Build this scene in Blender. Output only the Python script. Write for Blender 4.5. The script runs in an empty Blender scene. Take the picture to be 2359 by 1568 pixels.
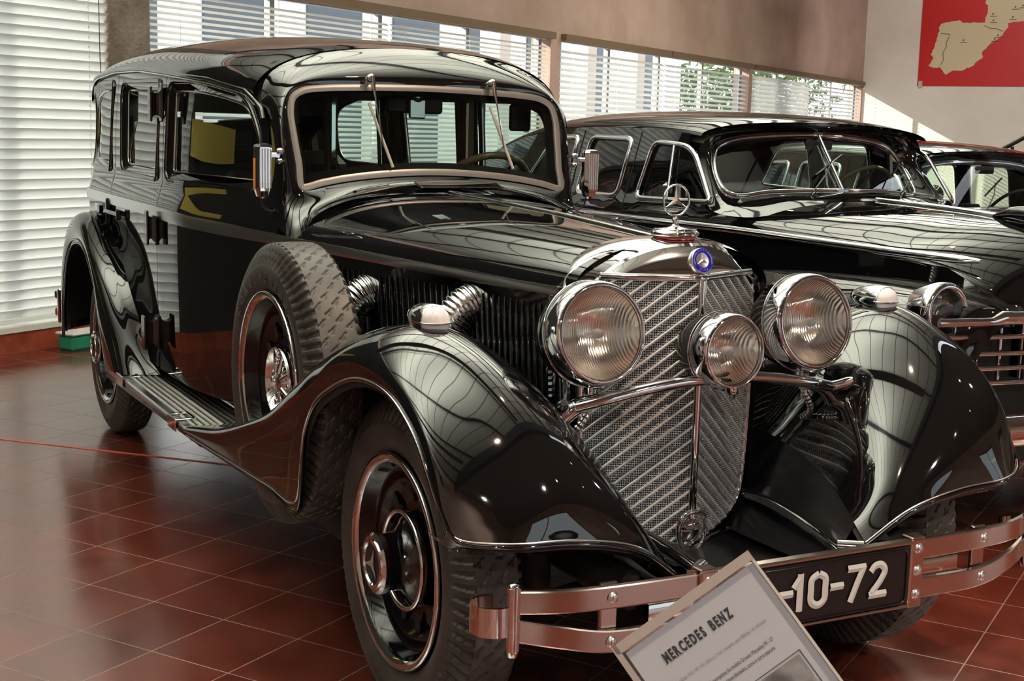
import bpy, math, random
import numpy as np
from mathutils import Vector, Matrix
from mathutils.geometry import delaunay_2d_cdt
random.seed(4)
PI = math.pi
SC = bpy.context.scene
COL = SC.collection
# ------------------------------------------------------------------ camera
FPX = 3120.63
cam_d = bpy.data.cameras.new('camera'); cam = bpy.data.objects.new('camera', cam_d); COL.objects.link(cam)
SC.camera = cam
CP = np.array([3.18424480, -2.15660044, 1.56582532]); YAW, PIT, ROL = 2.653727306, -0.15340315, 0.026045651
_f = np.array([math.cos(PIT)*math.cos(YAW), math.cos(PIT)*math.sin(YAW), math.sin(PIT)])
_r = np.cross(_f, [0, 0, 1]); _r /= np.linalg.norm(_r); _u = np.cross(_r, _f)
_r2 = math.cos(ROL)*_r+math.sin(ROL)*_u; _u2 = -math.sin(ROL)*_r+math.cos(ROL)*_u
M = Matrix(((_r2[0], _u2[0], -_f[0], CP[0]), (_r2[1], _u2[1], -_f[1], CP[1]), (_r2[2], _u2[2], -_f[2], CP[2]), (0, 0, 0, 1)))
cam.matrix_world = M
cam_d.sensor_width = 36.0; cam_d.sensor_fit = 'HORIZONTAL'; cam_d.lens = 36.0*FPX/2359.0
cam_d.clip_start = 0.05; cam_d.clip_end = 200
# ------------------------------------------------------------------ world, sun, exposure
w = bpy.data.worlds.new('sky'); SC.world = w; w.use_nodes = True
nt = w.node_tree; bg = nt.nodes['Background']
bg.inputs[0].default_value = (0.90, 0.95, 1.0, 1); bg.inputs[1].default_value = 1.6
SC.view_settings.view_transform = 'Standard'; SC.view_settings.look = 'None'
SC.view_settings.exposure = 0.85; SC.view_settings.gamma = 1.0
SC.view_settings.use_curve_mapping = False
# wall frame: s runs along the window wall, d points into the room, z up
P0 = np.array([-6.277, -0.998]); PHI = math.radians(122.4)
ES = np.array([math.cos(PHI), math.sin(PHI)]); EN = np.array([math.sin(PHI), -math.cos(PHI)])
def WP(s, d, z=0.0):
    p = P0+s*ES+d*EN
    return Vector((p[0], p[1], z))
def light(name, kind, energy, color, loc, aim=None, size=1.0, sy=None, spread=None):
    l = bpy.data.lights.new(name, kind); l.energy = energy; l.color = color
    if kind == 'AREA':
        l.size = size
        if sy: l.shape = 'RECTANGLE'; l.size_y = sy
        if spread: l.spread = spread
    elif kind in ('POINT', 'SPOT'): l.shadow_soft_size = size
    elif kind == 'SUN': l.angle = size
    o = bpy.data.objects.new(name, l); COL.objects.link(o); o.location = loc
    if aim is not None: o.rotation_euler = (Vector(aim)-Vector(loc)).to_track_quat('-Z', 'Y').to_euler()
    return o
_sd = -1.2*ES[0]*-1+EN[0], 1.2*ES[1]+EN[1]
sun_dir = Vector((1.3*ES[0]+EN[0], 1.3*ES[1]+EN[1], -0.52))
sun = light('sun', 'SUN', 3.2, (1.0, 0.93, 0.82), (-20, 0, 12), None, math.radians(0.6))
sun.rotation_euler = sun_dir.to_track_quat('-Z', 'Y').to_euler()

# ------------------------------------------------------------------ materials
def mat(name, base=(0.5, 0.5, 0.5), rough=0.5, metal=0.0, ior=1.5, coat=0.0, emit=None, es=0.0, trans=0.0):
    m = bpy.data.materials.new(name); m.use_nodes = True
    b = m.node_tree.nodes['Principled BSDF']
    b.inputs['Base Color'].default_value = (*base, 1); b.inputs['Roughness'].default_value = rough
    b.inputs['Metallic'].default_value = metal; b.inputs['IOR'].default_value = ior
    b.inputs['Coat Weight'].default_value = coat; b.inputs['Coat Roughness'].default_value = 0.02
    b.inputs['Transmission Weight'].default_value = trans
    if emit: b.inputs['Emission Color'].default_value = (*emit, 1); b.inputs['Emission Strength'].default_value = es
    return m
def nd(m, t, **kw):
    n = m.node_tree.nodes.new(t)
    for k, v in kw.items():
        if hasattr(n, k): setattr(n, k, v)
        else: n.inputs[k].default_value = v
    return n
def ln(m, a, b): m.node_tree.links.new(a, b)
def bsdf(m): return m.node_tree.nodes['Principled BSDF']
def noise_bump(m, scale, strength, dist=0.01, detail=4, coords='Object'):
    tc = nd(m, 'ShaderNodeTexCoord'); n = nd(m, 'ShaderNodeTexNoise'); n.inputs['Scale'].default_value = scale; n.inputs['Detail'].default_value = detail
    b = nd(m, 'ShaderNodeBump'); b.inputs['Strength'].default_value = strength; b.inputs['Distance'].default_value = dist
    ln(m, tc.outputs[coords], n.inputs['Vector']); ln(m, n.outputs['Fac'], b.inputs['Height']); ln(m, b.outputs[0], bsdf(m).inputs['Normal'])
    return n
def mottle(m, c1, c2, scale=3.0, coords='Object', lo=0.35, hi=0.65):
    tc = nd(m, 'ShaderNodeTexCoord'); n = nd(m, 'ShaderNodeTexNoise'); n.inputs['Scale'].default_value = scale; n.inputs['Detail'].default_value = 5
    r = nd(m, 'ShaderNodeValToRGB'); r.color_ramp.elements[0].position = lo; r.color_ramp.elements[1].position = hi
    r.color_ramp.elements[0].color = (*c1, 1); r.color_ramp.elements[1].color = (*c2, 1)
    ln(m, tc.outputs[coords], n.inputs['Vector']); ln(m, n.outputs['Fac'], r.inputs[0]); ln(m, r.outputs[0], bsdf(m).inputs['Base Color'])
    return r
PAINT = mat('black_paint', (0.003, 0.003, 0.0035), 0.03, ior=2.0)
PAINT2 = mat('black_paint_soft', (0.004, 0.004, 0.005), 0.10, ior=1.8)
CHROME = mat('chrome', (0.80, 0.82, 0.84), 0.05, 1.0)
ALU = mat('aluminium_strip', (0.72, 0.73, 0.74), 0.22, 1.0)
FRAMEMETAL = mat('satin_frame', (0.24, 0.225, 0.21), 0.30, 0.35)
BUMPER = mat('worn_chrome', (0.62, 0.51, 0.45), 0.18, 1.0)
RUBBER = mat('rubber', (0.04, 0.037, 0.034), 0.45); mottle(RUBBER, (0.030, 0.027, 0.025), (0.060, 0.053, 0.047), 9)
BLACKM = mat('matt_black', (0.006, 0.006, 0.006), 0.6)
UNDER = mat('underside', (0.012, 0.011, 0.010), 0.7)
LEATHER = mat('dark_leather', (0.03, 0.028, 0.025), 0.5)
LINING = mat('lining', (0.09, 0.10, 0.085), 0.8)
RIBMAT = mat('ribbed_mat', (0.05, 0.048, 0.045), 0.30)
def glass(name, tint, f=1.0):
    m = bpy.data.materials.new(name); m.use_nodes = True; t = m.node_tree; t.nodes.clear()
    o = t.nodes.new('ShaderNodeOutputMaterial'); mx = t.nodes.new('ShaderNodeMixShader'); tr = t.nodes.new('ShaderNodeBsdfTransparent')
    g = t.nodes.new('ShaderNodeBsdfGlossy'); fr = t.nodes.new('ShaderNodeFresnel'); fr.inputs[0].default_value = 1.5
    mu = t.nodes.new('ShaderNodeMath'); mu.operation = 'MULTIPLY'; mu.inputs[1].default_value = f; mu.use_clamp = True
    tr.inputs[0].default_value = (*tint, 1); g.inputs['Roughness'].default_value = 0.01
    t.links.new(fr.outputs[0], mu.inputs[0]); t.links.new(mu.outputs[0], mx.inputs[0]); t.links.new(tr.outputs[0], mx.inputs[1]); t.links.new(g.outputs[0], mx.inputs[2]); t.links.new(mx.outputs[0], o.inputs[0])
    return m
GLASS = glass('car_glass', (0.80, 0.90, 0.84), 1.3)
PANE = glass('window_pane', (0.95, 0.97, 0.96), 1.0)
# lamp lens: ribbed glass over a reflector
def lens_mat(name, tint, scale):
    m = glass(name, tint, 1.6); t = m.node_tree
    tc = t.nodes.new('ShaderNodeTexCoord'); wv = t.nodes.new('ShaderNodeTexWave'); wv.inputs['Scale'].default_value = scale; wv.bands_direction = 'Y'
    b = t.nodes.new('ShaderNodeBump'); b.inputs['Strength'].default_value = 0.3; b.inputs['Distance'].default_value = 0.0012
    t.links.new(tc.outputs['Object'], wv.inputs['Vector']); t.links.new(wv.outputs['Fac'], b.inputs['Height'])
    g = [n for n in t.nodes if n.type == 'BSDF_GLOSSY'][0]; g.inputs['Roughness'].default_value = 0.06
    t.links.new(b.outputs[0], g.inputs['Normal'])
    return m
LENS = lens_mat('headlamp_lens', (0.98, 0.97, 0.94), 52)
REFL = mat('reflector', (1.0, 0.97, 0.92), 0.17, 1.0)
def refl_rings(m):
    tc = nd(m, 'ShaderNodeTexCoord'); wv = nd(m, 'ShaderNodeTexWave'); wv.wave_type = 'BANDS'; wv.bands_direction = 'Y'; wv.inputs['Scale'].default_value = 50; wv.inputs['Distortion'].default_value = 0.5
    b = nd(m, 'ShaderNodeBump'); b.inputs['Strength'].default_value = 0.4; b.inputs['Distance'].default_value = 0.0010
    ln(m, tc.outputs['Object'], wv.inputs['Vector']); ln(m, wv.outputs['Fac'], b.inputs['Height']); ln(m, b.outputs[0], bsdf(m).inputs['Normal'])
refl_rings(REFL)
WHITEL = mat('white_opal', (0.75, 0.74, 0.76), 0.25)
WHITEP = mat('plate_white', (0.62, 0.63, 0.60), 0.45)
RED = mat('red_rubber', (0.45, 0.05, 0.04), 0.4)
BLUE = mat('blue_enamel', (0.012, 0.008, 0.42), 0.25, ior=1.35)
SILV = mat('silver', (0.7, 0.69, 0.67), 0.28, 1.0)
ORANGE = mat('orange_lens', (0.75, 0.22, 0.03), 0.2)

# ------------------------------------------------------------------ mesh helpers
class MB:
    def __init__(s): s.v = []; s.f = []; s.sm = []; s.mi = []; s.n = 0
    def add(s, v, f, smooth=True, mi=0):
        v = np.asarray(v, float).reshape(-1, 3); s.v.append(v)
        s.f += [tuple(i+s.n for i in q) for q in f]; s.sm += [smooth]*len(f); s.mi += [mi]*len(f); s.n += len(v)
        return s
    def grid(s, A, cu=False, cv=False, smooth=True, mi=0, flip=False):
        A = np.asarray(A, float); n, m = A.shape[:2]; f = []
        for i in range(n if cu else n-1):
            for j in range(m if cv else m-1):
                a = i*m+j; b = ((i+1) % n)*m+j; c = ((i+1) % n)*m+(j+1) % m; d = i*m+(j+1) % m
                f.append((a, d, c, b) if flip else (a, b, c, d))
        return s.add(A.reshape(-1, 3), f, smooth, mi)
    def box(s, c, size, rot=None, mi=0, bev=0.0):
        hx, hy, hz = [q/2 for q in size]; b = min(bev, hx*.9, hy*.9, hz*.9)
        if b <= 0:
            V = [(x*hx, y*hy, z*hz) for x in (-1, 1) for y in (-1, 1) for z in (-1, 1)]
            F = [(0, 1, 3, 2), (4, 6, 7, 5), (0, 4, 5, 1), (2, 3, 7, 6), (0, 2, 6, 4), (1, 5, 7, 3)]
            sm = False
        else:
            V = []; F = []
            for x in (-1, 1):
                for y in (-1, 1):
                    for z in (-1, 1):
                        V += [(x*hx, y*(hy-b), z*(hz-b)), (x*(hx-b), y*hy, z*(hz-b)), (x*(hx-b), y*(hy-b), z*hz)]
            I = lambda x, y, z, k: ((x > 0)*4+(y > 0)*2+(z > 0))*3+k
            for a in (-1, 1):
                F.append((I(a, -1, -1, 0), I(a, 1, -1, 0), I(a, 1, 1, 0), I(a, -1, 1, 0)) if a > 0 else (I(a, -1, 1, 0), I(a, 1, 1, 0), I(a, 1, -1, 0), I(a, -1, -1, 0)))
                F.append((I(-1, a, -1, 1), I(-1, a, 1, 1), I(1, a, 1, 1), I(1, a, -1, 1)) if a > 0 else (I(1, a, -1, 1), I(1, a, 1, 1), I(-1, a, 1, 1), I(-1, a, -1, 1)))
                F.append((I(-1, -1, a, 2), I(1, -1, a, 2), I(1, 1, a, 2), I(-1, 1, a, 2)) if a > 0 else (I(-1, 1, a, 2), I(1, 1, a, 2), I(1, -1, a, 2), I(-1, -1, a, 2)))
            for p in (-1, 1):
                for q in (-1, 1):
                    F.append((I(p, q, -1, 0), I(p, q, -1, 1), I(p, q, 1, 1), I(p, q, 1, 0)))
                    F.append((I(p, -1, q, 0), I(p, -1, q, 2), I(p, 1, q, 2), I(p, 1, q, 0)))
                    F.append((I(-1, p, q, 1), I(-1, p, q, 2), I(1, p, q, 2), I(1, p, q, 1)))
                    for z in (-1, 1): F.append((I(p, q, z, 0), I(p, q, z, 1), I(p, q, z, 2)))
            sm = False
        V = np.array(V, float)
        if rot is not None: V = V @ np.array(rot).T
        return s.add(V+np.array(c, float), F, sm, mi)
    def tube(s, pts, r, n=10, closed=False, caps=True, mi=0, flat=None, up=(0, 0, 1)):
        P = np.asarray(pts, float); L = len(P); R = np.broadcast_to(np.asarray(r, float), (L,)) if np.ndim(r) < 2 else None
        T = np.empty_like(P)
        for i in range(L):
            a = P[(i-1) % L] if (closed or i > 0) else P[i]; b = P[(i+1) % L] if (closed or i < L-1) else P[i]
            T[i] = (b-a)/max(np.linalg.norm(b-a), 1e-9)
        u = np.array(up, float); u = u-T[0]*(u@T[0])
        if np.linalg.norm(u) < 1e-3: u = np.cross(T[0], [1, 0, 0.3])
        u /= np.linalg.norm(u); rings = []
        for i in range(L):
            u = u-T[i]*(u@T[i]); u /= np.linalg.norm(u); w_ = np.cross(T[i], u)
            a = np.arange(n)*2*PI/n; fl = flat if flat else 1.0
            rings.append(P[i]+R[i]*(np.outer(np.cos(a), u)+fl*np.outer(np.sin(a), w_)))
        s.grid(np.array(rings), cu=closed, cv=True, mi=mi)
        if caps and not closed:
            for k in (0, -1):
                s.add(rings[k], [tuple(range(n)) if k else tuple(range(n))[::-1]], False, mi)
        return s
    def lathe(s, prof, c=(0, 0, 0), axis=(0, 0, 1), n=32, mi=0, sharp=()):
        # prof: list of (r, h) along the axis
        ax = np.array(axis, float); ax /= np.linalg.norm(ax)
        u = np.cross(ax, [0, 0, 1]);
        if np.linalg.norm(u) < 1e-3: u = np.array([1.0, 0, 0])
        u /= np.linalg.norm(u); v = np.cross(ax, u); a = np.arange(n)*2*PI/n
        seg = []; cur = []
        for i, (r, h) in enumerate(prof):
            cur.append((r, h))
            if i in sharp: seg.append(cur); cur = [(r, h)]
        seg.append(cur)
        for sg in seg:
            if len(sg) < 2: continue
            A = np.array([np.array(c)+h*ax+r*(np.outer(np.cos(a), u)+np.outer(np.sin(a), v)) for r, h in sg])
            s.grid(A, cv=True, mi=mi, flip=True)
        return s
    def build(s, name, m, parent=None, label=None, ang=None, normals=None):
        me = bpy.data.meshes.new(name)
        V = np.concatenate(s.v) if s.v else np.zeros((0, 3))
        me.from_pydata(V.tolist(), [], s.f); me.update()
        me.polygons.foreach_set('use_smooth', s.sm)
        ms = m if isinstance(m, (list, tuple)) else [m]
        for q in ms: me.materials.append(q)
        if len(ms) > 1: me.polygons.foreach_set('material_index', s.mi)
        if ang: me.set_sharp_from_angle(angle=math.radians(ang))
        if normals is not None: me.normals_split_custom_set_from_vertices(normals)
        o = bpy.data.objects.new(name, me); COL.objects.link(o)
        if parent: o.parent = parent
        if label: o['label'] = label
        return o
def empty(name, label, cat, loc=(0, 0, 0), group=None):
    o = bpy.data.objects.new(name, None); COL.objects.link(o); o.location = loc; o.empty_display_size = 0.2
    o['label'] = label; o['category'] = cat
    if group: o['group'] = group
    return o
def tag(o, label, cat, group=None):
    o['label'] = label; o['category'] = cat
    if group: o['group'] = group
    return o
def struct(o): o['kind'] = 'structure'; return o
def crom(P, m, closed=False):
    """centripetal Catmull-Rom through P, m samples"""
    P = np.asarray(P, float); n = len(P)
    if closed: Q = np.concatenate([P[-1:], P, P[:2]])
    else: Q = np.concatenate([2*P[:1]-P[1:2], P, 2*P[-1:]-P[-2:-1]])
    ns = n if closed else n-1; out = []
    for k in range(m):
        t = k*ns/m if closed else k*ns/(m-1)
        i = min(int(t), ns-1); t -= i
        p0, p1, p2, p3 = Q[i:i+4]
        d1 = max(np.linalg.norm(p1-p0), 1e-6)**.5; d2 = max(np.linalg.norm(p2-p1), 1e-6)**.5; d3 = max(np.linalg.norm(p3-p2), 1e-6)**.5
        t0 = 0; t1 = d1; t2 = t1+d2; t3 = t2+d3; tt = t1+t*d2
        A1 = (t1-tt)/(t1-t0)*p0+(tt-t0)/(t1-t0)*p1; A2 = (t2-tt)/(t2-t1)*p1+(tt-t1)/(t2-t1)*p2; A3 = (t3-tt)/(t3-t2)*p2+(tt-t2)/(t3-t2)*p3
        B1 = (t2-tt)/(t2-t0)*A1+(tt-t0)/(t2-t0)*A2; B2 = (t3-tt)/(t3-t1)*A2+(tt-t1)/(t3-t1)*A3
        out.append((t2-tt)/(t2-t1)*B1+(tt-t1)/(t2-t1)*B2)
    return np.array(out)
def surf(G, nu, nv):
    """dense grid through control grid G[i][j]"""
    G = np.asarray(G, float)
    A = np.array([crom(G[i], nv) for i in range(len(G))])
    return np.array([crom(A[:, j], nu) for j in range(nv)]).transpose(1, 0, 2)
def mir(A): A = np.array(A, float); A[..., 1] *= -1; return A
def rpoly(pts, r, k=5):
    """round polygon corners (2-D), r single or per corner"""
    P = [np.array(p, float) for p in pts]; n = len(P); out = []
    for i in range(n):
        a, b, c = P[i-1], P[i], P[(i+1) % n]; rr = r[i] if isinstance(r, (list, tuple)) else r
        if rr <= 0: out.append(b); continue
        u = (a-b)/np.linalg.norm(a-b); v = (c-b)/np.linalg.norm(c-b)
        d = min(rr, np.linalg.norm(a-b)*.48, np.linalg.norm(c-b)*.48)
        p, q = b+u*d, b+v*d
        for t in np.linspace(0, 1, k): out.append((1-t)**2*p+2*t*(1-t)*b+t*t*q)
    return np.array(out)
def inpoly(P, Q):
    """P (n,2) points, Q polygon"""
    x, y = P[:, 0], P[:, 1]; r = np.zeros(len(P), bool); j = len(Q)-1
    for i in range(len(Q)):
        xi, yi = Q[i]; xj, yj = Q[j]
        c = ((yi > y) != (yj > y)) & (x < (xj-xi)*(y-yi)/((yj-yi) if yj != yi else 1e-12)+xi); r ^= c; j = i
    return r
def panel(outer, holes, fn, step=0.06, thick=0.0):
    """triangulated panel with holes in parameter space mapped by fn -> (verts, faces, normals)"""
    rings = [np.array(outer, float)]+[np.array(h, float) for h in holes]
    V = []; E = []
    for r in rings:
        # refine long edges
        q = []
        for i in range(len(r)):
            a, b = r[i], r[(i+1) % len(r)]; k = max(1, int(np.linalg.norm(b-a)/step))
            for t in range(k): q.append(a+(b-a)*t/k)
        s0 = len(V); V += q; E += [(s0+i, s0+(i+1) % len(q)) for i in range(len(q))]
    lo = rings[0].min(0); hi = rings[0].max(0)
    g = np.array([(x, y) for x in np.arange(lo[0]+step/2, hi[0], step) for y in np.arange(lo[1]+step/2, hi[1], step)])
    if len(g):
        k = inpoly(g, rings[0])
        for h in rings[1:]: k &= ~inpoly(g, h)
        B = np.array(V); g = g[k]
        if len(g):
            dm = np.array([np.min(np.hypot(*(B-p).T)) for p in g]); g = g[dm > step*.45]
            V += list(g)
    res = delaunay_2d_cdt([Vector((float(p[0]), float(p[1]))) for p in V], E, [], 0, 1e-6)
    vv = np.array([tuple(p) for p in res[0]]); ff = [tuple(f) for f in res[2]]
    cen = np.array([vv[list(f)].mean(0) for f in ff])
    k = inpoly(cen, rings[0])
    for h in rings[1:]: k &= ~inpoly(cen, h)
    ff = [f for f, q in zip(ff, k) if q]
    X = np.array([fn(*p) for p in vv]); e = 2e-3
    N = np.array([np.cross(fn(p[0]+e, p[1])-fn(p[0]-e, p[1]), fn(p[0], p[1]+e)-fn(p[0], p[1]-e)) for p in vv]); N /= np.linalg.norm(N, axis=1)[:, None]
    return X, ff, N
FONT = {}
def text_geo(s, size=1.0, extrude=0.0, offset=0.0, sx=1.0, spacing=1.0, shear=0.0, bevel=0.0):
    cu = bpy.data.curves.new('t', 'FONT'); cu.body = s; cu.size = size; cu.extrude = extrude; cu.offset = offset
    cu.space_character = spacing; cu.shear = shear; cu.resolution_u = 3; cu.bevel_depth = bevel
    cu.align_x = 'CENTER'; cu.align_y = 'CENTER'
    o = bpy.data.objects.new('t', cu); COL.objects.link(o)
    dg = bpy.context.evaluated_depsgraph_get(); dg.update()
    me = bpy.data.meshes.new_from_object(o.evaluated_get(dg))
    V = np.array([tuple(v.co) for v in me.vertices]) if len(me.vertices) else np.zeros((0, 3)); F = [tuple(p.vertices) for p in me.polygons]
    bpy.data.objects.remove(o); bpy.data.curves.remove(cu); bpy.data.meshes.remove(me)
    if len(V): V[:, 0] *= sx
    return V, F
def frame3(origin, ux, uy):
    """maps (x,y,z) text coords into 3-D frame"""
    ux = np.array(ux, float); ux /= np.linalg.norm(ux); uy = np.array(uy, float); uy -= ux*(uy@ux); uy /= np.linalg.norm(uy); uz = np.cross(ux, uy)
    o = np.array(origin, float)
    return lambda V: o+np.outer(V[:, 0], ux)+np.outer(V[:, 1], uy)+np.outer(V[:, 2], uz)
# ================================================================== the room
def wbox(mb, s0, s1, d0, d1, z0, z1, mi=0):
    V = [WP(s, d, z) for s in (s0, s1) for d in (d0, d1) for z in (z0, z1)]
    mb.add([tuple(v) for v in V], [(0, 1, 3, 2), (4, 6, 7, 5), (0, 4, 5, 1), (2, 3, 7, 6), (0, 2, 6, 4), (1, 5, 7, 3)], False, mi)
    return mb
# floor: red clay tiles 0.300 x 0.318 on the wall's axes
FL = mat('red_tiles', (0.15, 0.035, 0.02), 0.2)
def floor_nodes(m):
    g = nd(m, 'ShaderNodeNewGeometry'); mp = nd(m, 'ShaderNodeMapping'); mp.vector_type = 'TEXTURE'
    mp.inputs['Location'].default_value = (-1.652, -1.493, 0); mp.inputs['Rotation'].default_value = (0, 0, math.radians(32.4))
    ln(m, g.outputs['Position'], mp.inputs['Vector'])
    br = nd(m, 'ShaderNodeTexBrick'); br.offset = 0.0; br.squash = 1.0
    br.inputs['Scale'].default_value = 1.0; br.inputs['Brick Width'].default_value = 0.3003; br.inputs['Row Height'].default_value = 0.3179
    br.inputs['Mortar Size'].default_value = 0.0022; br.inputs['Mortar Smooth'].default_value = 0.3; br.inputs['Bias'].default_value = 0.0
    br.inputs['Color1'].default_value = (0.145, 0.026, 0.013, 1); br.inputs['Color2'].default_value = (0.105, 0.020, 0.011, 1); br.inputs['Mortar'].default_value = (0.13, 0.075, 0.055, 1)
    ln(m, mp.outputs[0], br.inputs['Vector'])
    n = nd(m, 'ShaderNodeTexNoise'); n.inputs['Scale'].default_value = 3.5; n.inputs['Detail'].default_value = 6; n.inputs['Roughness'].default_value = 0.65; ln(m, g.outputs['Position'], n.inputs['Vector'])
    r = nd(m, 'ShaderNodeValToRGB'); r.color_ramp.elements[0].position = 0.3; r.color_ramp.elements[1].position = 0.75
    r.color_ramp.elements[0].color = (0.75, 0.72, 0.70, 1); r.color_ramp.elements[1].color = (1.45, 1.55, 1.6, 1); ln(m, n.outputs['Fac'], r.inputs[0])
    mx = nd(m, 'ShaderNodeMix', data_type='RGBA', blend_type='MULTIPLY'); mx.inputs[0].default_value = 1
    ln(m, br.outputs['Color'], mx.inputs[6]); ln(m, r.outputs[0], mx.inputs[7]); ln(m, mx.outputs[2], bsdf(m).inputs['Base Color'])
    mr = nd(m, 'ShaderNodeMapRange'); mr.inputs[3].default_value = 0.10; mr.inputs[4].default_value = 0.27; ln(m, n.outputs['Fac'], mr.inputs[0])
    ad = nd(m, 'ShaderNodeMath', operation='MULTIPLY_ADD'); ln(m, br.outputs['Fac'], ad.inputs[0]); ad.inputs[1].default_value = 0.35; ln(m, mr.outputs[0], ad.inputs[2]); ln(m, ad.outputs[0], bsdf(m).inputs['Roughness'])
    b = nd(m, 'ShaderNodeBump'); b.inputs['Strength'].default_value = 0.25; b.inputs['Distance'].default_value = 0.0015; b.invert = True
    n2 = nd(m, 'ShaderNodeTexNoise'); n2.inputs['Scale'].default_value = 1.6; ln(m, g.outputs['Position'], n2.inputs['Vector'])
    sm_ = nd(m, 'ShaderNodeMath', operation='MULTIPLY_ADD'); ln(m, n2.outputs['Fac'], sm_.inputs[0]); sm_.inputs[1].default_value = 2.0; ln(m, br.outputs['Fac'], sm_.inputs[2])
    ln(m, sm_.outputs[0], b.inputs['Height']); ln(m, b.outputs[0], bsdf(m).inputs['Normal'])
    bsdf(m).inputs['IOR'].default_value = 3.0
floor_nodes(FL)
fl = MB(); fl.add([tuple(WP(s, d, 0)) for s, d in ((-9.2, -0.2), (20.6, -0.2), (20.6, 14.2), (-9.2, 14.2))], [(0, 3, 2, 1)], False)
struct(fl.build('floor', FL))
PLAS = mat('plaster_pinkish', (0.50, 0.35, 0.28), 0.85); mottle(PLAS, (0.46, 0.32, 0.26), (0.58, 0.42, 0.36), 1.3); noise_bump(PLAS, 38, 0.35, 0.01, 3)
PLASW = mat('plaster_white', (0.60, 0.55, 0.47), 0.85); mottle(PLASW, (0.74, 0.67, 0.58), (0.82, 0.76, 0.68), 1.0); noise_bump(PLASW, 26, 0.6, 0.02, 3)
PLASR = mat('plaster_rough', (0.22, 0.17, 0.14), 0.9); mottle(PLASR, (0.18, 0.14, 0.115), (0.27, 0.215, 0.18), 6); noise_bump(PLASR, 22, 0.9, 0.03, 5)
DARKW = mat('dark_wall', (0.018, 0.017, 0.016), 0.8)
SILLM = mat('white_sill', (0.62, 0.60, 0.55), 0.5)
SKIRT = mat('red_skirting', (0.28, 0.05, 0.025), 0.25); mottle(SKIRT, (0.20, 0.035, 0.02), (0.36, 0.075, 0.04), 7)
CEILM = mat('ceiling_panels', (0.80, 0.80, 0.70), 0.8)
def ceil_nodes(m):
    g = nd(m, 'ShaderNodeNewGeometry'); mp = nd(m, 'ShaderNodeMapping'); mp.vector_type = 'TEXTURE'; mp.inputs['Rotation'].default_value = (0, 0, PHI-PI/2)
    ln(m, g.outputs['Position'], mp.inputs['Vector'])
    br = nd(m, 'ShaderNodeTexBrick'); br.offset = 0.0; br.inputs['Scale'].default_value = 1.0; br.inputs['Brick Width'].default_value = 0.45; br.inputs['Row Height'].default_value = 60.0
    br.inputs['Mortar Size'].default_value = 0.012; br.inputs['Color1'].default_value = (0.42, 0.42, 0.36, 1); br.inputs['Color2'].default_value = (0.39, 0.40, 0.34, 1); br.inputs['Mortar'].default_value = (0.03, 0.03, 0.025, 1)
    ln(m, mp.outputs[0], br.inputs['Vector']); ln(m, br.outputs['Color'], bsdf(m).inputs['Base Color'])
ceil_nodes(CEILM)
CZ = 4.5; WT = 2.66
DIMG = glass('smoked_pane', (0.30, 0.31, 0.30), 1.0)
OPEN = [(-0.95, 1.05), (1.42, 7.60), (7.84, 14.0), (14.15, 20.2)]
wm = MB()
wbox(wm, 1.05, 20.4, -0.25, 0, 2.66, CZ)
wbox(wm, -9.2, 1.05, -0.25, 0, 4.3, CZ)
wbox(wm, -9.2, -0.95, -0.25, 0, 0.0, 4.3, 1)
for a, b in ((7.60, 7.84), (14.0, 14.15), (20.2, 20.4)): wbox(wm, a, b, -0.25, 0, 0, 2.66)
wbox(wm, -0.95, 20.4, -0.25, -0.0, 0, 0.16)
struct(wm.build('wall_back', [PLAS, DARKW]))
# rough plaster column beside the left blind
cm = MB(); zz = np.linspace(0, CZ, 60); ss = np.linspace(1.05, 1.42, 12); rows = []
rng = np.random.RandomState(3)
for z in zz:
    row = [WP(1.05+rng.uniform(-.004, .004), -0.2, z)]
    for s in ss:
        e = min(s-1.05, 1.42-s)/.37
        crack = 0.02*math.exp(-((s-1.235-0.012*math.sin(z*9)-0.006*math.sin(z*31))/0.012)**2)
        row.append(WP(s+rng.uniform(-.003, .003), 0.045*(min(1, e*5))**.5-crack+rng.uniform(-.004, .004), z))
    row.append(WP(1.42+rng.uniform(-.004, .004), -0.2, z)); rows.append([tuple(q) for q in row])
cm.grid(np.array(rows)); struct(cm.build('wall_column', PLASR))
sk = MB(); wbox(sk, -9.2, 20.3, 0.0, 0.02, 0, 0.14); struct(sk.build('baseboard_back', SKIRT))
sl = MB(); wbox(sl, -0.95, 20.2, -0.16, 0.03, 0.142, 0.178); struct(sl.build('trim_1', SILLM))
tp = MB(); PELM = mat('brown_pelmet', (0.20, 0.13, 0.075), 0.6)
for a, b in ((1.42, 7.60), (7.84, 10.86), (10.90, 14.0), (14.15, 17.15), (17.2, 20.2)): wbox(tp, a, b, 0.0, 0.07, 2.59, 2.665)
struct(tp.build('trim_2', PELM))
# window frames and panes
FRM = mat('grey_window_frame', (0.45, 0.47, 0.46), 0.4)
for k, (a, b) in enumerate(OPEN):
    f = MB(); n = max(2, int(round((b-a)/1.55)))
    for i in range(n+1):
        s = a+(b-a)*i/n; wbox(f, s-0.03, s+0.03, -0.2, -0.14, 0.16, 4.3 if k == 0 else 2.66)
    wbox(f, a, b, -0.2, -0.14, 0.16, 0.22); wbox(f, a, b, -0.2, -0.14, (4.24 if k == 0 else 2.6), (4.3 if k == 0 else 2.66))
    o = struct(f.build('window_%d' % (k+1), FRM))
    p = MB(); p.add([tuple(WP(s, -0.17, z)) for s, z in ((a, .2), (b, .2), (b, 4.26 if k == 0 else 2.62), (a, 4.26 if k == 0 else 2.62))], [(0, 1, 2, 3)], False); p.build('pane', PANE, o)
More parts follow.
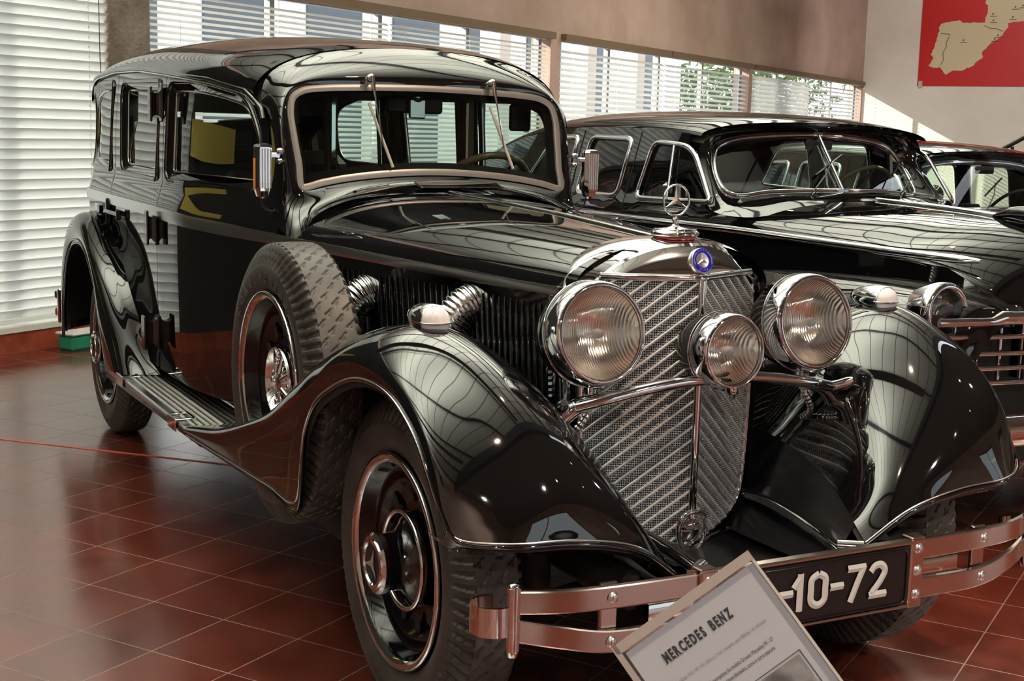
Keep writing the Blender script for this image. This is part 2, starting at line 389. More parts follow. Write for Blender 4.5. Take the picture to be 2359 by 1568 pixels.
# other walls
wr = MB(); wbox(wr, 20.27, 20.5, -0.3, 14.2, 0, CZ); struct(wr.build('wall_right', PLASW))
wl = MB(); wbox(wl, -9.2, -9.0, -0.2, 14.2, 0, CZ); struct(wl.build('wall_left', PLAS))
wf = MB()
for a, b in ((-9.2, -6), (-2.5, 0.5), (4, 7), (10.5, 20.5)): wbox(wf, a, b, 14.0, 14.2, 0, 3.0)
wbox(wf, -9.2, 20.5, 14.0, 14.2, 3.0, CZ); struct(wf.build('wall_front', PLAS))
for k, (a, b) in enumerate(((-6, -2.5), (0.5, 4), (7, 10.5))):
    f = MB(); 
    for s in (a+.04, (a+b)/2, b-.04): wbox(f, s-.04, s+.04, 14.05, 14.12, 0, 3.0)
    wbox(f, a, b, 14.05, 14.12, 2.92, 3.0); wbox(f, a, b, 14.05, 14.12, 0, .1)
    o = struct(f.build('door_%d' % (k+1), BLACKM))
    p = MB(); p.add([tuple(WP(s, 14.09, z)) for s, z in ((a, .1), (b, .1), (b, 2.95), (a, 2.95))], [(0, 1, 2, 3)], False); p.build('pane', DIMG, o)
GD = 7.6
ce = MB(); wbox(ce, -9.2, 20.5, -0.2, GD, CZ, CZ+.1); struct(ce.build('ceiling', CEILM))
DARKC = mat('dark_ceiling', (0.16, 0.16, 0.14), 0.8)
ce2 = MB(); wbox(ce2, -9.2, 20.5, GD, 14.2, 3.9, 4.0); struct(ce2.build('ceiling_gallery', DARKC))
be = MB(); wbox(be, -9.2, 20.5, GD-0.02, GD+0.16, 3.82, CZ); struct(be.build('trim_3', DARKW))
be = MB()
for s_ in np.arange(-8.4, 20, 1.5): wbox(be, s_-.035, s_+.035, 0, GD, CZ-.10, CZ)
struct(be.build('trim_4', BLACKM))
# ceiling tube light rows (white strip along the gallery edge, and cross strips under the gallery)
TUBE = mat('tube_light', (0.9, 0.9, 0.9), 0.5, emit=(0.85, 0.92, 1.0), es=1.6)
for k, (s0, s1, d0, d1, z) in enumerate(((0.8, 9, GD+.02, GD+.12, 3.80), )):
    t = MB(); wbox(t, s0, s1, d0, d1, z-.03, z+.02); o = t.build('strip_light', TUBE); tag(o, 'long white tube light strip under the gallery edge above the cars', 'ceiling light')
    h = MB(); wbox(h, s0-.05, s1+.05, d0-.02, d1+.02, z+.02, z+.06); h.build('housing', DARKW, o)
# ---- blinds
SLATM = bpy.data.materials.new('blind_slat'); SLATM.use_nodes = True
def slat_nodes(m, col, tl):
    t = m.node_tree; t.nodes.clear(); o = t.nodes.new('ShaderNodeOutputMaterial'); mx = t.nodes.new('ShaderNodeMixShader'); mx.inputs[0].default_value = tl
    d = t.nodes.new('ShaderNodeBsdfDiffuse'); d.inputs[0].default_value = (*col, 1); r = t.nodes.new('ShaderNodeBsdfTranslucent'); r.inputs[0].default_value = (*col, 1)
    t.links.new(d.outputs[0], mx.inputs[1]); t.links.new(r.outputs[0], mx.inputs[2]); t.links.new(mx.outputs[0], o.inputs[0])
slat_nodes(SLATM, (0.82, 0.82, 0.80), 0.25)
SLATA = bpy.data.materials.new('blind_slat_grey'); SLATA.use_nodes = True; slat_nodes(SLATA, (0.84, 0.86, 0.84), 0.14)
CORDM = mat('cord', (0.75, 0.75, 0.7), 0.7)
def blind(a, b, z0, z1, pitch, width, tilt, m, label, cords, cam0=0.0035):
    d0 = -0.045
    r = empty('venetian_blind', label, 'blind', tuple(WP((a+b)/2, d0, 0)), 'venetian blinds on the window wall')
    off = Vector(r.location)
    def L(mb, name, mm, parent=None):
        o = mb.build(name, mm); o.location = -off if parent is None else (0, 0, 0); o.parent = parent or r; return o
    mb = MB(); n = int((z1-z0-.04)/pitch)
    for i in range(n):
        zc = z0+.05+i*pitch; prof = []
        for q in np.linspace(-1, 1, 5):
            dd = q*width/2; cam_ = cam0*(1-q*q)
            y = dd*math.cos(tilt)-cam_*math.sin(tilt); z = dd*math.sin(tilt)+cam_*math.cos(tilt); prof.append((y, z))
        rw = random.uniform(-.0012, .0012); A = [[tuple(WP(s, d0+p[0], zc+p[1]+rw*math.sin(s*2))) for p in prof] for s in np.linspace(a, b, 7)]
        mb.grid(np.array(A))
    L(mb, 'slats', m)
    hb = MB(); wbox(hb, a, b, d0-.025, d0+.025, z1, z1+.05); L(hb, 'headrail', m)
    bb = MB(); wbox(bb, a, b, d0-.02, d0+.02, z0, z0+.025); L(bb, 'bottom_rail', m)
    cb = MB()
    for s in cords:
        cb.tube([WP(s, d0+.03, z0+.02), WP(s, d0+.03, z1)], 0.0018, 5)
        for i in range(n): 
            cb.box(tuple(WP(s-.004, d0+.032, z0+.05+i*pitch-.004)), (.007, .007, .013))
    L(cb, 'ladder_cords', CORDM)
    return r
blind(-0.95, 1.04, 0.20, 4.22, 0.0675, 0.090, math.radians(52), SLATA, 'pale grey-green closed blind left of the rough plaster column, behind the limousine tail', (-0.5, 0.85), 0.012)
blind(1.44, 4.49, 0.20, 2.585, 0.046, 0.05, math.radians(-30), SLATM, 'open white blind right of the plaster column, directly above the limousine roof', (1.75, 2.9, 4.2))
blind(4.54, 7.58, 0.20, 2.585, 0.046, 0.05, math.radians(-30), SLATM, 'open white blind above the limousine windscreen, ending at the first thin pillar', (4.75, 5.9, 7.2))
blind(7.86, 10.85, 0.20, 2.585, 0.0675, 0.075, math.radians(-30), SLATM, 'open white blind just right of the first thin pillar, over the second black car', (8.2, 9.4, 10.5))
blind(10.9, 13.98, 0.20, 2.585, 0.0675, 0.075, math.radians(-30), SLATM, 'open white blind left of the second thin pillar, greenery showing through it', (11.2, 12.4, 13.6))
blind(14.17, 17.14, 0.20, 2.585, 0.0675, 0.078, math.radians(-58), SLATM, 'nearly closed cream blind right of the second thin pillar', (14.5, 15.8, 16.9))
blind(17.2, 20.18, 0.20, 2.585, 0.0675, 0.070, math.radians(-30), SLATM, 'grey-white blind in the far room corner, last on the window wall', (17.6, 18.8, 19.9))
b_ = MB(); b_.tube([WP(.90, .02, 4.2), WP(.905, .03, 2.0), WP(.93, .035, 1.2)], .003, 5); tag(b_.build('blind_cord', mat('brown_cord', (.05, .03, .02), .7)), 'thin dark pull cord hanging in front of the closed left blind', 'cord')
r = empty('added_wall_washer', 'added white ceiling spotlight near the far corner, turned to the red map board', 'spotlight', tuple(WP(14.8, 3.4, 4.25)), 'ceiling spotlights')  # added spotlight, brightens the right wall around the map board
b_ = MB(); b_.lathe([(0, .12), (.07, .12), (.08, 0), (.07, 0), (.06, .05), (0, .06)], axis=(-.75, -.5, .4), n=20); b_.build('shade', BLACKM, r)
b_ = MB(); b_.tube([(0, 0, 0), (0, 0, CZ-4.25)], .012, 8); b_.build('stem', BLACKM, r)
l = light('added_washer_light', 'SPOT', 230, (1.0, 0.95, 0.88), tuple(WP(14.95, 3.4, 4.2)), tuple(WP(20.2, 1.6, 2.4)), 0.05); l.data.spot_size = math.radians(110); l.data.spot_blend = 1.0
# ---- outside: white building across the lane, seen between the slats
BW = mat('facade_white', (0.82, 0.81, 0.80), 0.8); BG = mat('facade_window', (0.09, 0.115, 0.14), 0.6); BP = mat('facade_pink_tiles', (0.55, 0.28, 0.24), 0.7); PAV = mat('pavement', (0.45, 0.43, 0.40), 0.9); GRN = mat('hedge_leaves', (0.05, 0.10, 0.025), 0.9)
gr = MB(); wbox(gr, -14, 60, -30, -0.25, -0.3, -0.05); struct(gr.build('ground_outside', PAV))
bd = empty('building', 'white low building outside, seen in strips between the blind slats', 'building', tuple(WP(8, -6, 0)))
def BL(mb, name, mm): o = mb.build(name, mm); o.location = -bd.location; o.parent = bd; return o
m1 = MB(); wbox(m1, -4, 25.5, -7, -6, -0.1, 4.4); BL(m1, 'wall', BW)
for i, s in enumerate(np.arange(-3, 24.5, 2.3)):
    q = MB(); wbox(q, s, s+1.4, -6, -5.96, 0.9, 3.6); BL(q, 'window', BG)
q = MB(); wbox(q, 0.2, 4.4, -6, -5.95, 0.0, 2.5); BL(q, 'tiled_panel', BP)
hd = MB(); rs = np.random.RandomState(5)
V = []; F = []
for i in range(3600):
    c = np.array(WP(rs.uniform(26, 40), rs.uniform(-9, -6), rs.uniform(0, 3.6))); a = rs.normal(size=3); a /= np.linalg.norm(a); b = np.cross(a, rs.normal(size=3)); b /= np.linalg.norm(b); k = len(V)
    V += [c, c+a*.22+b*.06, c+a*.36, c+a*.22-b*.06]; F.append((k, k+1, k+2, k+3))
hd.add(V, F, False); o = hd.build('hedge', GRN); tag(o, 'green hedge outside, seen through the blinds near the far corner', 'hedge')
for i, s in enumerate((9.2, 11.7, 13.4)):
    q = MB(); wbox(q, s, s+.28, -1.9, -1.6, -0.1, 3.3); tag(q.build('veranda_post', BW), 'white veranda post outside, ' + ('nearest the plaster column', 'in the middle of the three', 'farthest toward the hedge')[i], 'post', 'veranda posts')
# ---- red map panel on the right wall
REDP = mat('red_panel', (0.56, 0.004, 0.005), 0.5); MAPM = mat('map_cream', (0.66, 0.55, 0.36), 0.7); INK = mat('ink', (0.16, 0.13, 0.10), 0.8)
P1 = WP(20.268, 0, 0)
def RW(t, z, off=0.0): return np.array(WP(20.268-off, t, z))
mp = empty('map_panel', 'large red board with a cream map, hung high on the right wall', 'poster', tuple(RW(1.05, 2.6)))
def ML(mb, name, mm): o = mb.build(name, mm); o.location = -mp.location; o.parent = mp; return o
b_ = MB(); wbox(b_, 20.24, 20.268, 1.04, 4.6, 2.60, 5.2-0.75); ML(b_, 'board', REDP)
# outline traced from the coast in the photo, pixel -> wall (t, z)
def mapcoast():
    px = [(1950+x*.1913, y*.1913) for x, y in [(1700, -40), (1680, 45), (1712, 70), (1705, 150), (1670, 270), (1640, 280), (1560, 270), (1480, 275), (1400, 275), (1370, 245), (1260, 262), (1150, 290), (1125, 320), (1120, 380), (1085, 500), (1050, 600), (1022, 660), (1050, 690), (1030, 740), (995, 795), (1050, 820), (1130, 812), (1165, 855), (1200, 905), (1235, 880), (1290, 850), (1400, 855), (1460, 820), (1530, 800), (1560, 750), (1650, 700), (1635, 640), (1690, 580), (1740, 520), (1830, 470), (1880, 430), (1910, 380), (1950, 330), (1945, 280), (2040, 262), (2130, 258), (2300, 240), (2300, -40)]]
    out = []
    n = np.array([ES[0], ES[1], 0]); C = np.array([*CP]); Q = np.array(P1)
    for x, y in px:
        d = _f+(x-1179.5)/FPX*_r2-(y-784)/FPX*_u2; t = ((Q-C)@n)/(d@n); X = C+t*d
        out.append(((X[:2]-Q[:2])@EN, X[2]))
    return out
co = mapcoast(); rs = np.random.RandomState(1)
ring = []
for i in range(len(co)):
    a, b = np.array(co[i]), np.array(co[(i+1) % len(co)])
    for t in np.linspace(0, 1, 4, endpoint=False): ring.append(a+(b-a)*t+(rs.uniform(-.008, .008, 2) if i < len(co)-3 else 0))
ring = np.array(ring); ring[:, 1] = np.minimum(ring[:, 1], 4.43)
X, F_, N_ = panel(ring, [], lambda t, z: RW(t, z, 0.034), 0.3)
b_ = MB(); b_.add(X, F_, False); ML(b_, 'map_land', MAPM)
def mpx(x, y):
    x, y = 1950+x*.1913, y*.1913; n = np.array([ES[0], ES[1], 0]); Q = np.array(P1)
    d = _f+(x-1179.5)/FPX*_r2-(y-784)/FPX*_u2; t = ((Q-CP)@n)/(d@n); X = CP+t*d; return RW((X[:2]-Q[:2])@EN, X[2], 0.038)
b_ = MB()
for ln_ in ([(1140, 405), (1250, 415), (1240, 450), (1205, 520), (1210, 560), (1165, 640), (1175, 720), (1140, 780)], [(1665, 310), (1740, 345), (1800, 345), (1890, 380)]): b_.tube([mpx(*p) for p in ln_], 0.006, 4)
for x, y in ((1415, 485), (1770, 170), (1775, 245), (2040, 85), (2008, 208), (1830, 425), (1790, 470), (2130, 68)):
    b_.lathe([(0, .004), (.016, .004), (.016, 0)], mpx(x, y), -np.array([*ES, 0]), 8); b_.tube([mpx(x-40, y+28), mpx(x+45, y+28)], 0.006, 4)
ML(b_, 'map_marks', INK)
b_ = MB(); b_.box(mpx(895, 1015), (.05, .05, .12)); ML(b_, 'clip', SILLM)
# ---- black rail at far right
b_ = MB(); 
def onz(px, py, dist):
    d = _f+(px-1179.5)/FPX*_r2-(py-784)/FPX*_u2; return CP+d*dist
b_.tube([onz(2312, 342, 14.0), onz(2420, 285, 14.0)], 0.022, 8)
b_.tube([onz(2332, 338, 14.0), onz(2332, 420, 14.0)], 0.018, 8)
tag(b_.build('handrail', BLACKM), 'sloping black handrail by the right wall, beyond the third car', 'handrail')
# ---- yellow board and other boards hung opposite, mirrored in the paint
YEL = mat('yellow_board', (0.62, 0.50, 0.10), 0.6)
b_ = MB(); wbox(b_, -2.6, -1.02, 0.004, 0.03, 1.42, 1.72); tag(b_.build('notice_board', YEL), 'yellow board on the dark wall, mirrored in the limousine windows', 'board')
BLUEP = mat('blue_banner', (0.03, 0.13, 0.22), 0.7); DRP = mat('dark_banner', (0.03, 0.03, 0.06), 0.7)
b_ = MB(); wbox(b_, -8.98, -8.94, 2.0, 3.4, 3.0, 3.7); tag(b_.build('wall_banner', BLUEP), 'blue banner on the left wall, mirrored in the roof', 'banner')
b_ = MB(); wbox(b_, -8.98, -8.94, 4.0, 5.2, 2.9, 3.8); tag(b_.build('wall_banner', DRP), 'dark banner on the left wall beside the blue one', 'banner')
# ---- warm lamps
LAMPM = mat('lamp_bulb', (1, .6, .3), 0.4, emit=(1.0, 0.36, 0.07), es=22)
for i, (x, y, z) in enumerate(((0.25, 0.75, 3.75), (1.9, -0.6, 3.6), (-2.2, 3.2, 3.8), (3.4, 2.6, 3.6), (0.6, 4.6, 3.7), (2.2, 5.2, 3.7))):
    r = empty('spotlight', 'small black ceiling spotlight with a warm bulb, ' + ('over the limousine radiator', 'in front of the limousine', 'over the second car roof', 'farthest out in front of the cars', 'over the third car bonnet', 'out in front of the third car')[i], 'spotlight', (x, y, z), 'ceiling spotlights')
    b_ = MB(); b_.lathe([(0, .17), (.05, .17), (.06, .03), (.07, 0), (.066, 0), (.055, .03), (0, .05)], n=20); b_.build('shade', BLACKM, r)
    b_ = MB(); b_.tube([(0, 0, .16), (0, 0, CZ-z)], .01, 8); b_.build('stem', BLACKM, r)
    b_ = MB(); b_.lathe([(0, -.012), (.02, -.008), (.032, .012), (.03, .03), (0, .045)], n=16); b_.build('bulb', LAMPM, r)
    l = light('warm_light', 'SPOT', 130, (1.0, 0.74, 0.54), (x, y, z-.03), (x, y, 0), 0.03); l.data.spot_size = math.radians(120); l.data.spot_blend = 0.8
# added troughs whose upward lights brighten the pale ceiling and walls
TRO = mat('trough_grey', (0.10, 0.10, 0.095), 0.6)
for i, s_ in enumerate((-5.4, -2.4, 0.6, 3.6, 7.6, 11.2)):
    b_ = MB()
    wbox(b_, s_-.10, s_+.10, 0.6, 7.0, 3.48, 3.50); wbox(b_, s_-.10, s_-.085, 0.6, 7.0, 3.50, 3.56); wbox(b_, s_+.085, s_+.10, 0.6, 7.0, 3.50, 3.56)
    t = tag(b_.build('fill_trough', TRO), 'added slim grey uplight trough hung under the pale ceiling, ' + ('nearest the left wall', 'second from the left wall', 'third from the left wall', 'fourth from the left wall', 'fifth from the left wall', 'farthest from the left wall')[i], 'ceiling light', 'uplight troughs')
    h = MB()
    for d in (1.4, 3.8, 6.2): h.tube([WP(s_, d, 3.50), WP(s_, d, CZ)], .006, 6)
    h.build('hanger', TRO, t)
    light('fill', 'AREA', (230, 230, 230, 130, 160, 380)[i], (1.0, 0.985, 0.93), tuple(WP(s_, 3.8, 3.52)), tuple(WP(s_, 3.8, 5)), 0.16, 6.2)
for i, (s_, d_) in enumerate(((-7.8, 9.4), (-3.6, 10.6), (3.5, 9.6))):  # lamps added behind the camera to light the car fronts and lenses
    p_ = WP(s_, d_, 3.78)
    r = empty('added_gallery_lamp', 'added round warm ceiling lamp under the gallery behind the viewer, ' + ('nearest the left wall', 'in the middle of the three', 'farthest from the left wall')[i], 'ceiling light', tuple(p_), 'added gallery lamps')
    b_ = MB(); b_.lathe([(0, .12), (.09, .12), (.11, .02), (.10, 0), (.085, .01), (0, .03)], n=24); b_.build('housing', BLACKM, r)
    b_ = MB(); b_.lathe([(0, .012), (.05, .012), (.06, .024), (0, .03)], n=24); b_.build('bulb', LAMPM, r)
    l = light('added_gallery_light', 'SPOT', 190, (1.0, 0.95, 0.90), (p_[0], p_[1], p_[2]-.03), (p_[0]-.8*EN[0], p_[1]-.8*EN[1], 0), 0.08); l.data.spot_size = math.radians(150); l.data.spot_blend = 0.9
# thin red tape line on the floor
TAPE = mat('pink_tape', (0.85, 0.16, 0.10), 0.4)
b_ = MB(); p, q = np.array([-4.0, -1.565]), np.array([-2.55, -0.155]); u = (q-p)/np.linalg.norm(q-p); v = np.array([-u[1], u[0]])*.006
b_.add([(*(p+v), .003), (*(p-v), .003), (*(q-v), .003), (*(q+v), .003), (*(p+v), .0002), (*(p-v), .0002), (*(q-v), .0002), (*(q+v), .0002)], [(0, 1, 2, 3), (4, 0, 3, 7), (1, 5, 6, 2), (0, 4, 5, 1), (3, 2, 6, 7)], False)
tag(b_.build('floor_tape', TAPE), 'thin pale red tape line on the tiles beside the limousine', 'tape')
# green tray behind the rear wheel
GRE = mat('green_plastic', (0.01, 0.22, 0.12), 0.35)
r = empty('plastic_trap', 'green plastic box with a pale lid on the floor behind the rear wheel', 'box', (-6.42, -0.40, 0)); r.rotation_euler = (0, 0, PHI)
b_ = MB(); b_.box((-.105, 0, .055), (.2, .16, .11), bev=.02); b_.box((.105, 0, .055), (.2, .16, .11), bev=.02); b_.build('tub', GRE, r)
b_ = MB(); b_.box((0, 0, .118), (.43, .18, .018), bev=.008); b_.build('lid', SILLM, r)
b_ = MB(); b_.lathe([(0, .002), (.034, .002), (.034, 0)], (.1, -.081, .055), (0, -1, 0), 16); b_.build('hole', BLACKM, r)
# ================================================================== limousine (car frame = world frame: x forward, y left)
CAR = empty('vintage_limousine', 'large black 1930s limousine with chrome V grille and side spare wheel, nearest car', 'car', (-1.85, 0, 0))
CO = Vector(CAR.location)
def P_(mb, name, m, parent=None, label=None, ang=None, normals=None):
    o = mb.build(name, m, None, label, ang, normals)
    if parent is None: o.location = -CO; o.parent = CAR
    else: o.parent = parent
    return o
TX = [-4.25, -4.0, -3.5, -3.0, -2.6, -2.2, -2.0, -1.8, -1.6, -1.42, -1.3, -.9, -.5, 0, .08]
TW = [.772, .778, .784, .786, .785, .775, .742, .698, .645, .595, .565, .485, .415, .335, .325]
_tx = np.linspace(-4.25, .08, 200); _c = crom(np.array([TX, TW]).T, 400)
def Wb(x): return float(np.interp(x, _c[:, 0], _c[:, 1]))
def inset(z):
    t = min(max((z-1.19)/.14, 0), 1); t = t*t*(3-2*t)
    return .03*t+.03*max(0, (z-1.3)/.5)**2+.008*max(0, (1.1-z)/.6)**2
TR = 0.42; TC = -4.22; TL = TR*PI/2
def side_pt(u, z, s=-1):
    """point of the body side; u = x along the side, wraps round the tail"""
    ins = inset(z); lean = 0.10*max(0, (z-1.25)/.55)**1.6+.05*max(0, (1.0-z)/.5)**2
    if u >= TC: x, y = u, Wb(u)-ins
    else:
        ph = (TC-u)/TR
        if ph <= PI/2: x = TC-TR*math.sin(ph)-lean*math.sin(ph); y = Wb(TC)-TR+TR*math.cos(ph)-ins*math.cos(ph)
        else: x = TC-TR-lean; y = Wb(TC)-TR-(ph-PI/2)*TR
    return np.array([x, s*y, z])
# drip rail (top of the side) z as function of u
RU = [-5.3, -4.9, -4.6, -4.45, -4.2, -3.75, -3.2, -2.72, -2.1, -1.79, -1.68]
RZ = [1.56, 1.60, 1.67, 1.735, 1.785, 1.805, 1.80, 1.772, 1.73, 1.683, 1.62]
def railz(u): return float(np.interp(u, RU, RZ))
XF = -1.60   # front edge of the glasshouse side
WIN = {  # window openings (u, z) on the right side
 'front': rpoly([(-2.62, 1.33), (-1.675, 1.33), (-1.69, 1.50), (-1.80, 1.66), (-2.15, 1.715), (-2.62, 1.725)], [.05, .02, .12, .15, .2, .06], 6),
 'rear': rpoly([(-3.50, 1.335), (-2.80, 1.328), (-2.80, 1.728), (-3.56, 1.742)], [.05, .02, .02, .06], 5),
 'quarter': rpoly([(-4.42, 1.34), (-3.80, 1.333), (-3.80, 1.745), (-4.15, 1.745), (-4.44, 1.69)], [.14, .02, .02, .06, .14], 6),
}
def offs(poly, d):
    P = np.array(poly); c = P.mean(0); out = []
    n = len(P)
    for i in range(n):
        a = P[i-1]; b = P[(i+1) % n]; t = b-a; L = np.linalg.norm(t)
        nn = np.array([t[1], -t[0]])/max(L, 1e-9)
        if nn@(P[i]-c) < 0: nn = -nn
        out.append(P[i]+nn*d)
    return np.array(out)
ZB = 0.50
GAP = .004
def top_edge(u0, u1, n=12): return [(u, railz(u)) for u in np.linspace(u0, u1, n)]
PAN = {
 'front_door': ([(-2.69+GAP, ZB)]+[(-1.53, ZB), (-1.53, 1.215), (-1.60, 1.25), (-1.625, 1.40), (-1.645, 1.57)]+top_edge(-1.68, -2.69+GAP), ['front']),
 'rear_door': ([(-3.68+GAP, ZB), (-2.69-GAP, ZB)]+top_edge(-2.69-GAP, -3.68+GAP), ['rear']),
 'rear_quarter': ([(-5.5, ZB), (-3.68-GAP, ZB)]+top_edge(-3.68-GAP, -5.5, 16), ['quarter']),
}
for s, sn in ((-1, 'right'), (1, 'left')):
    fn = lambda u, z, s=s: side_pt(u, z, s)
    for nm, (outer, wins) in PAN.items():
        X, F_, N_ = panel(outer, [WIN[w] for w in wins], fn, 0.05)
        if s > 0: F_ = [f[::-1] for f in F_]
        sg = -1 if np.mean([np.dot(n, (0, s, 0)) for n in N_]) < 0 else 1
        b_ = MB(); b_.add(X, F_, True)
        pn = P_(b_, nm, PAINT, normals=(N_*sg).tolist())
        for w in wins:
            W_ = WIN[w]
            # reveal: the opening steps inward to the pane
            n_ = lambda p: np.array([0, -s, 0])
            r0 = np.array([fn(*p) for p in W_]); W1 = offs(W_, -.012); r1 = np.array([fn(*p) for p in W1])+[0, -s*.008, 0]
            W2 = offs(W_, -.03); r2 = np.array([fn(*p) for p in W2])+[0, -s*.022, 0]
            b_ = MB(); b_.grid(np.array([r0, r1, r2]), cv=True); P_(b_, 'window_frame', PAINT, pn)
            b_ = MB(); b_.tube(np.array([fn(*p) for p in offs(W_, .012)]), .011, 8, closed=True); P_(b_, 'window_surround', PAINT, pn)
            # bright edge under and over the glass
            b_ = MB(); b_.tube(r2, .005, 6, closed=True); P_(b_, 'bright_edge', ALU, pn)
            X, F_, _ = panel(W2, [], lambda u, z, fn=fn: fn(u, z)+np.array([0, -s*.026, 0]), 0.15)
            b_ = MB(); b_.add(X, F_, True); P_(b_, 'window_glass', GLASS, pn)
            # inner lining around the opening
            Wo = offs(W_, .045)
            b_ = MB(); q0 = np.array([fn(*p)+np.array([0, -s*.05, 0]) for p in W2]); q1 = np.array([fn(*p)+np.array([0, -s*.06, 0]) for p in Wo])
            b_.grid(np.array([q0, q1]), cv=True); P_(b_, 'inner_trim', LINING, pn)
    # big spool shaped armoured hinges between the doors
    for z, u, k, ow in ((1.64, -2.74, .9, .052), (1.115, -2.70, .9, .040), (0.66, -2.70, 1.2, .062)):
        c = fn(u, z); b_ = MB(); hx = .024*k
        for yo in (.004, ow): b_.box(c+np.array([0, s*yo, 0]), (hx*2+.008, .010, .150), bev=.005)
        pr_ = []
        for t in np.linspace(0, 1, 9):
            h = .046+.020*(2*t-1)**2; q = hx*(.7+.3*(2*t-1)**2); y = .006+(ow-.004)*t
            pr_.append([c+np.array([a*q, s*y, b*h]) for a, b in ((-1, -1), (1, -1), (1, 1), (-1, 1))])
        b_.grid(np.array(pr_), cv=True, smooth=False); P_(b_, 'door_hinge', PAINT2)
    # latch fitting at the rear seam
    c = fn(-3.68, 1.125); b_ = MB(); b_.box(c+np.array([.02, s*.012, 0]), (.030, .024, .13), bev=.006); b_.box(c+np.array([.16, s*.024, 0]), (.30, .018, .022), bev=.005); b_.box(c+np.array([.31, s*.024, 0]), (.020, .022, .05), bev=.004); b_.box(c+np.array([-.14, s*.02, 0]), (.06, .02, .045), bev=.004)
    P_(b_, 'rear_door_handle', PAINT2)
    b_ = MB(); b_.box(c+np.array([-.22, s*.016, .004]), (.10, .012, .04), bev=.004); P_(b_, 'handle_plate', ALU)
    # belt moulding
    us = list(np.linspace(-5.35, 0.03, 110)); b_ = MB(); A = []
    for u in us:
        z = float(np.interp(u, [-4.4, -2.7, -2, -1.56, -1.4, -.83, -.36, 0.0], [1.187, 1.184, 1.172, 1.160, 1.154, 1.144, 1.137, 1.140])); hw = float(np.interp(u, [-4, -1.9, -1.4, 0], [.024, .024, .017, .012]))
        A.append([fn(u, z+hw)+[0, s*.001, 0], fn(u, z+hw)+[0, s*.011, 0], fn(u, z)+[0, s*.014, 0], fn(u, z-hw)+[0, s*.011, 0], fn(u, z-hw)+[0, s*.001, 0]])
        if u < TC: # push outward along the tail normal
            k = len(A)-1; ph = min((TC-u)/TR, PI/2); o_ = np.array([-math.sin(ph), s*math.cos(ph), 0])
            A[k] = [fn(u, z+hw)+o_*.001, fn(u, z+hw)+o_*.011, fn(u, z)+o_*.014, fn(u, z-hw)+o_*.011, fn(u, z-hw)+o_*.001]
    b_.grid(np.array(A)); P_(b_, 'belt_moulding', ALU, ang=40)
    # drip rail
    b_ = MB(); b_.tube([fn(u, railz(u)+.004)+[0, s*.012, 0] for u in np.linspace(-5.2, -1.68, 60)]+[fn(-1.665, 1.585)+[0.005, s*.012, 0]], .009, 8); P_(b_, 'drip_rail', PAINT)
    b_ = MB(); b_.tube([fn(u, railz(u)-.008)+[0, s*.014, 0] for u in np.linspace(-4.6, -1.72, 50)], .0035, 6); P_(b_, 'drip_rail_bead', ALU)

# roof: from rail to rail
def roof_row(u):
    r = side_pt(u, railz(u), 1); zc = float(np.interp(u, [-5.3, -4.9, -4.6, -4.3, -3.9, -3.4, -2.8, -2.2, -1.85, -1.68], [1.60, 1.70, 1.80, 1.875, 1.93, 1.955, 1.955, 1.93, 1.895, 1.86]))
    return r, zc
rows = []
xs = [-1.76, -1.9, -2.1, -2.4, -2.8, -3.3, -3.8, -4.15, -4.35]
CZT = {-1.76: 1.868, -1.9: 1.893, -2.1: 1.914, -2.4: 1.938, -2.8: 1.957, -3.3: 1.962, -3.8: 1.945, -4.15: 1.915, -4.35: 1.885}
for x in xs:
    zr = railz(x); y0 = Wb(x)-inset(zr); zc = CZT[x]; row = []
    if x < TC: y0 = side_pt(x, zr, 1)[1]+.02
    for t in np.linspace(-1, 1, 25):
        # superellipse crown
        a = abs(t); yy = math.sin(a*PI/2); zz = (1-yy**2.6)**(1/2.1)
        row.append((x, math.copysign(y0*yy, t), zr+(zc-zr)*zz))
    rows.append(row)
# tail of the roof closes down onto the rail that runs round the back
for k, (dx, zf) in enumerate(((.10, .80), (.17, .55), (.205, .25), (.215, 0.0))):
    x = -4.40-dx; row = []
    for t in np.linspace(-1, 1, 25):
        a = abs(t); yy = math.sin(a*PI/2)
        u = TC-TL-(1-yy)*.35 if False else None
        y0 = (.70, .66, .63, .62)[k]
        row.append((x-.04*(1-yy*yy), math.copysign(y0*yy, t), 1.64+(1.87-1.64)*zf*((1-yy**2.6)**(1/2.1))+.02))
    rows.append(row)
roofA = surf(np.array(rows), 90, 61)
b_ = MB(); b_.grid(roofA, flip=True); P_(b_, 'roof', PAINT)
# ---- windscreen surround: rings from the frame outline outward
WSN = np.array([1, 0, .318])
def wsp(y, z, off=0.0): return np.array([-1.52-.318*(z-1.345)+off, y, z])
wo = [(0, 1.392), (.10, 1.390), (.24, 1.381), (.37, 1.366), (.45, 1.352), (.545, 1.337), (.552, 1.43), (.560, 1.53), (.563, 1.62), (.545, 1.675), (.50, 1.703), (.41, 1.716), (.25, 1.724), (.10, 1.728)]
half = np.array(wo)
outl = np.concatenate([half[:6], half[6:], [(0, 1.729)], [(-y, z) for y, z in wo[::-1] if y > 0]])
NW = len(outl)
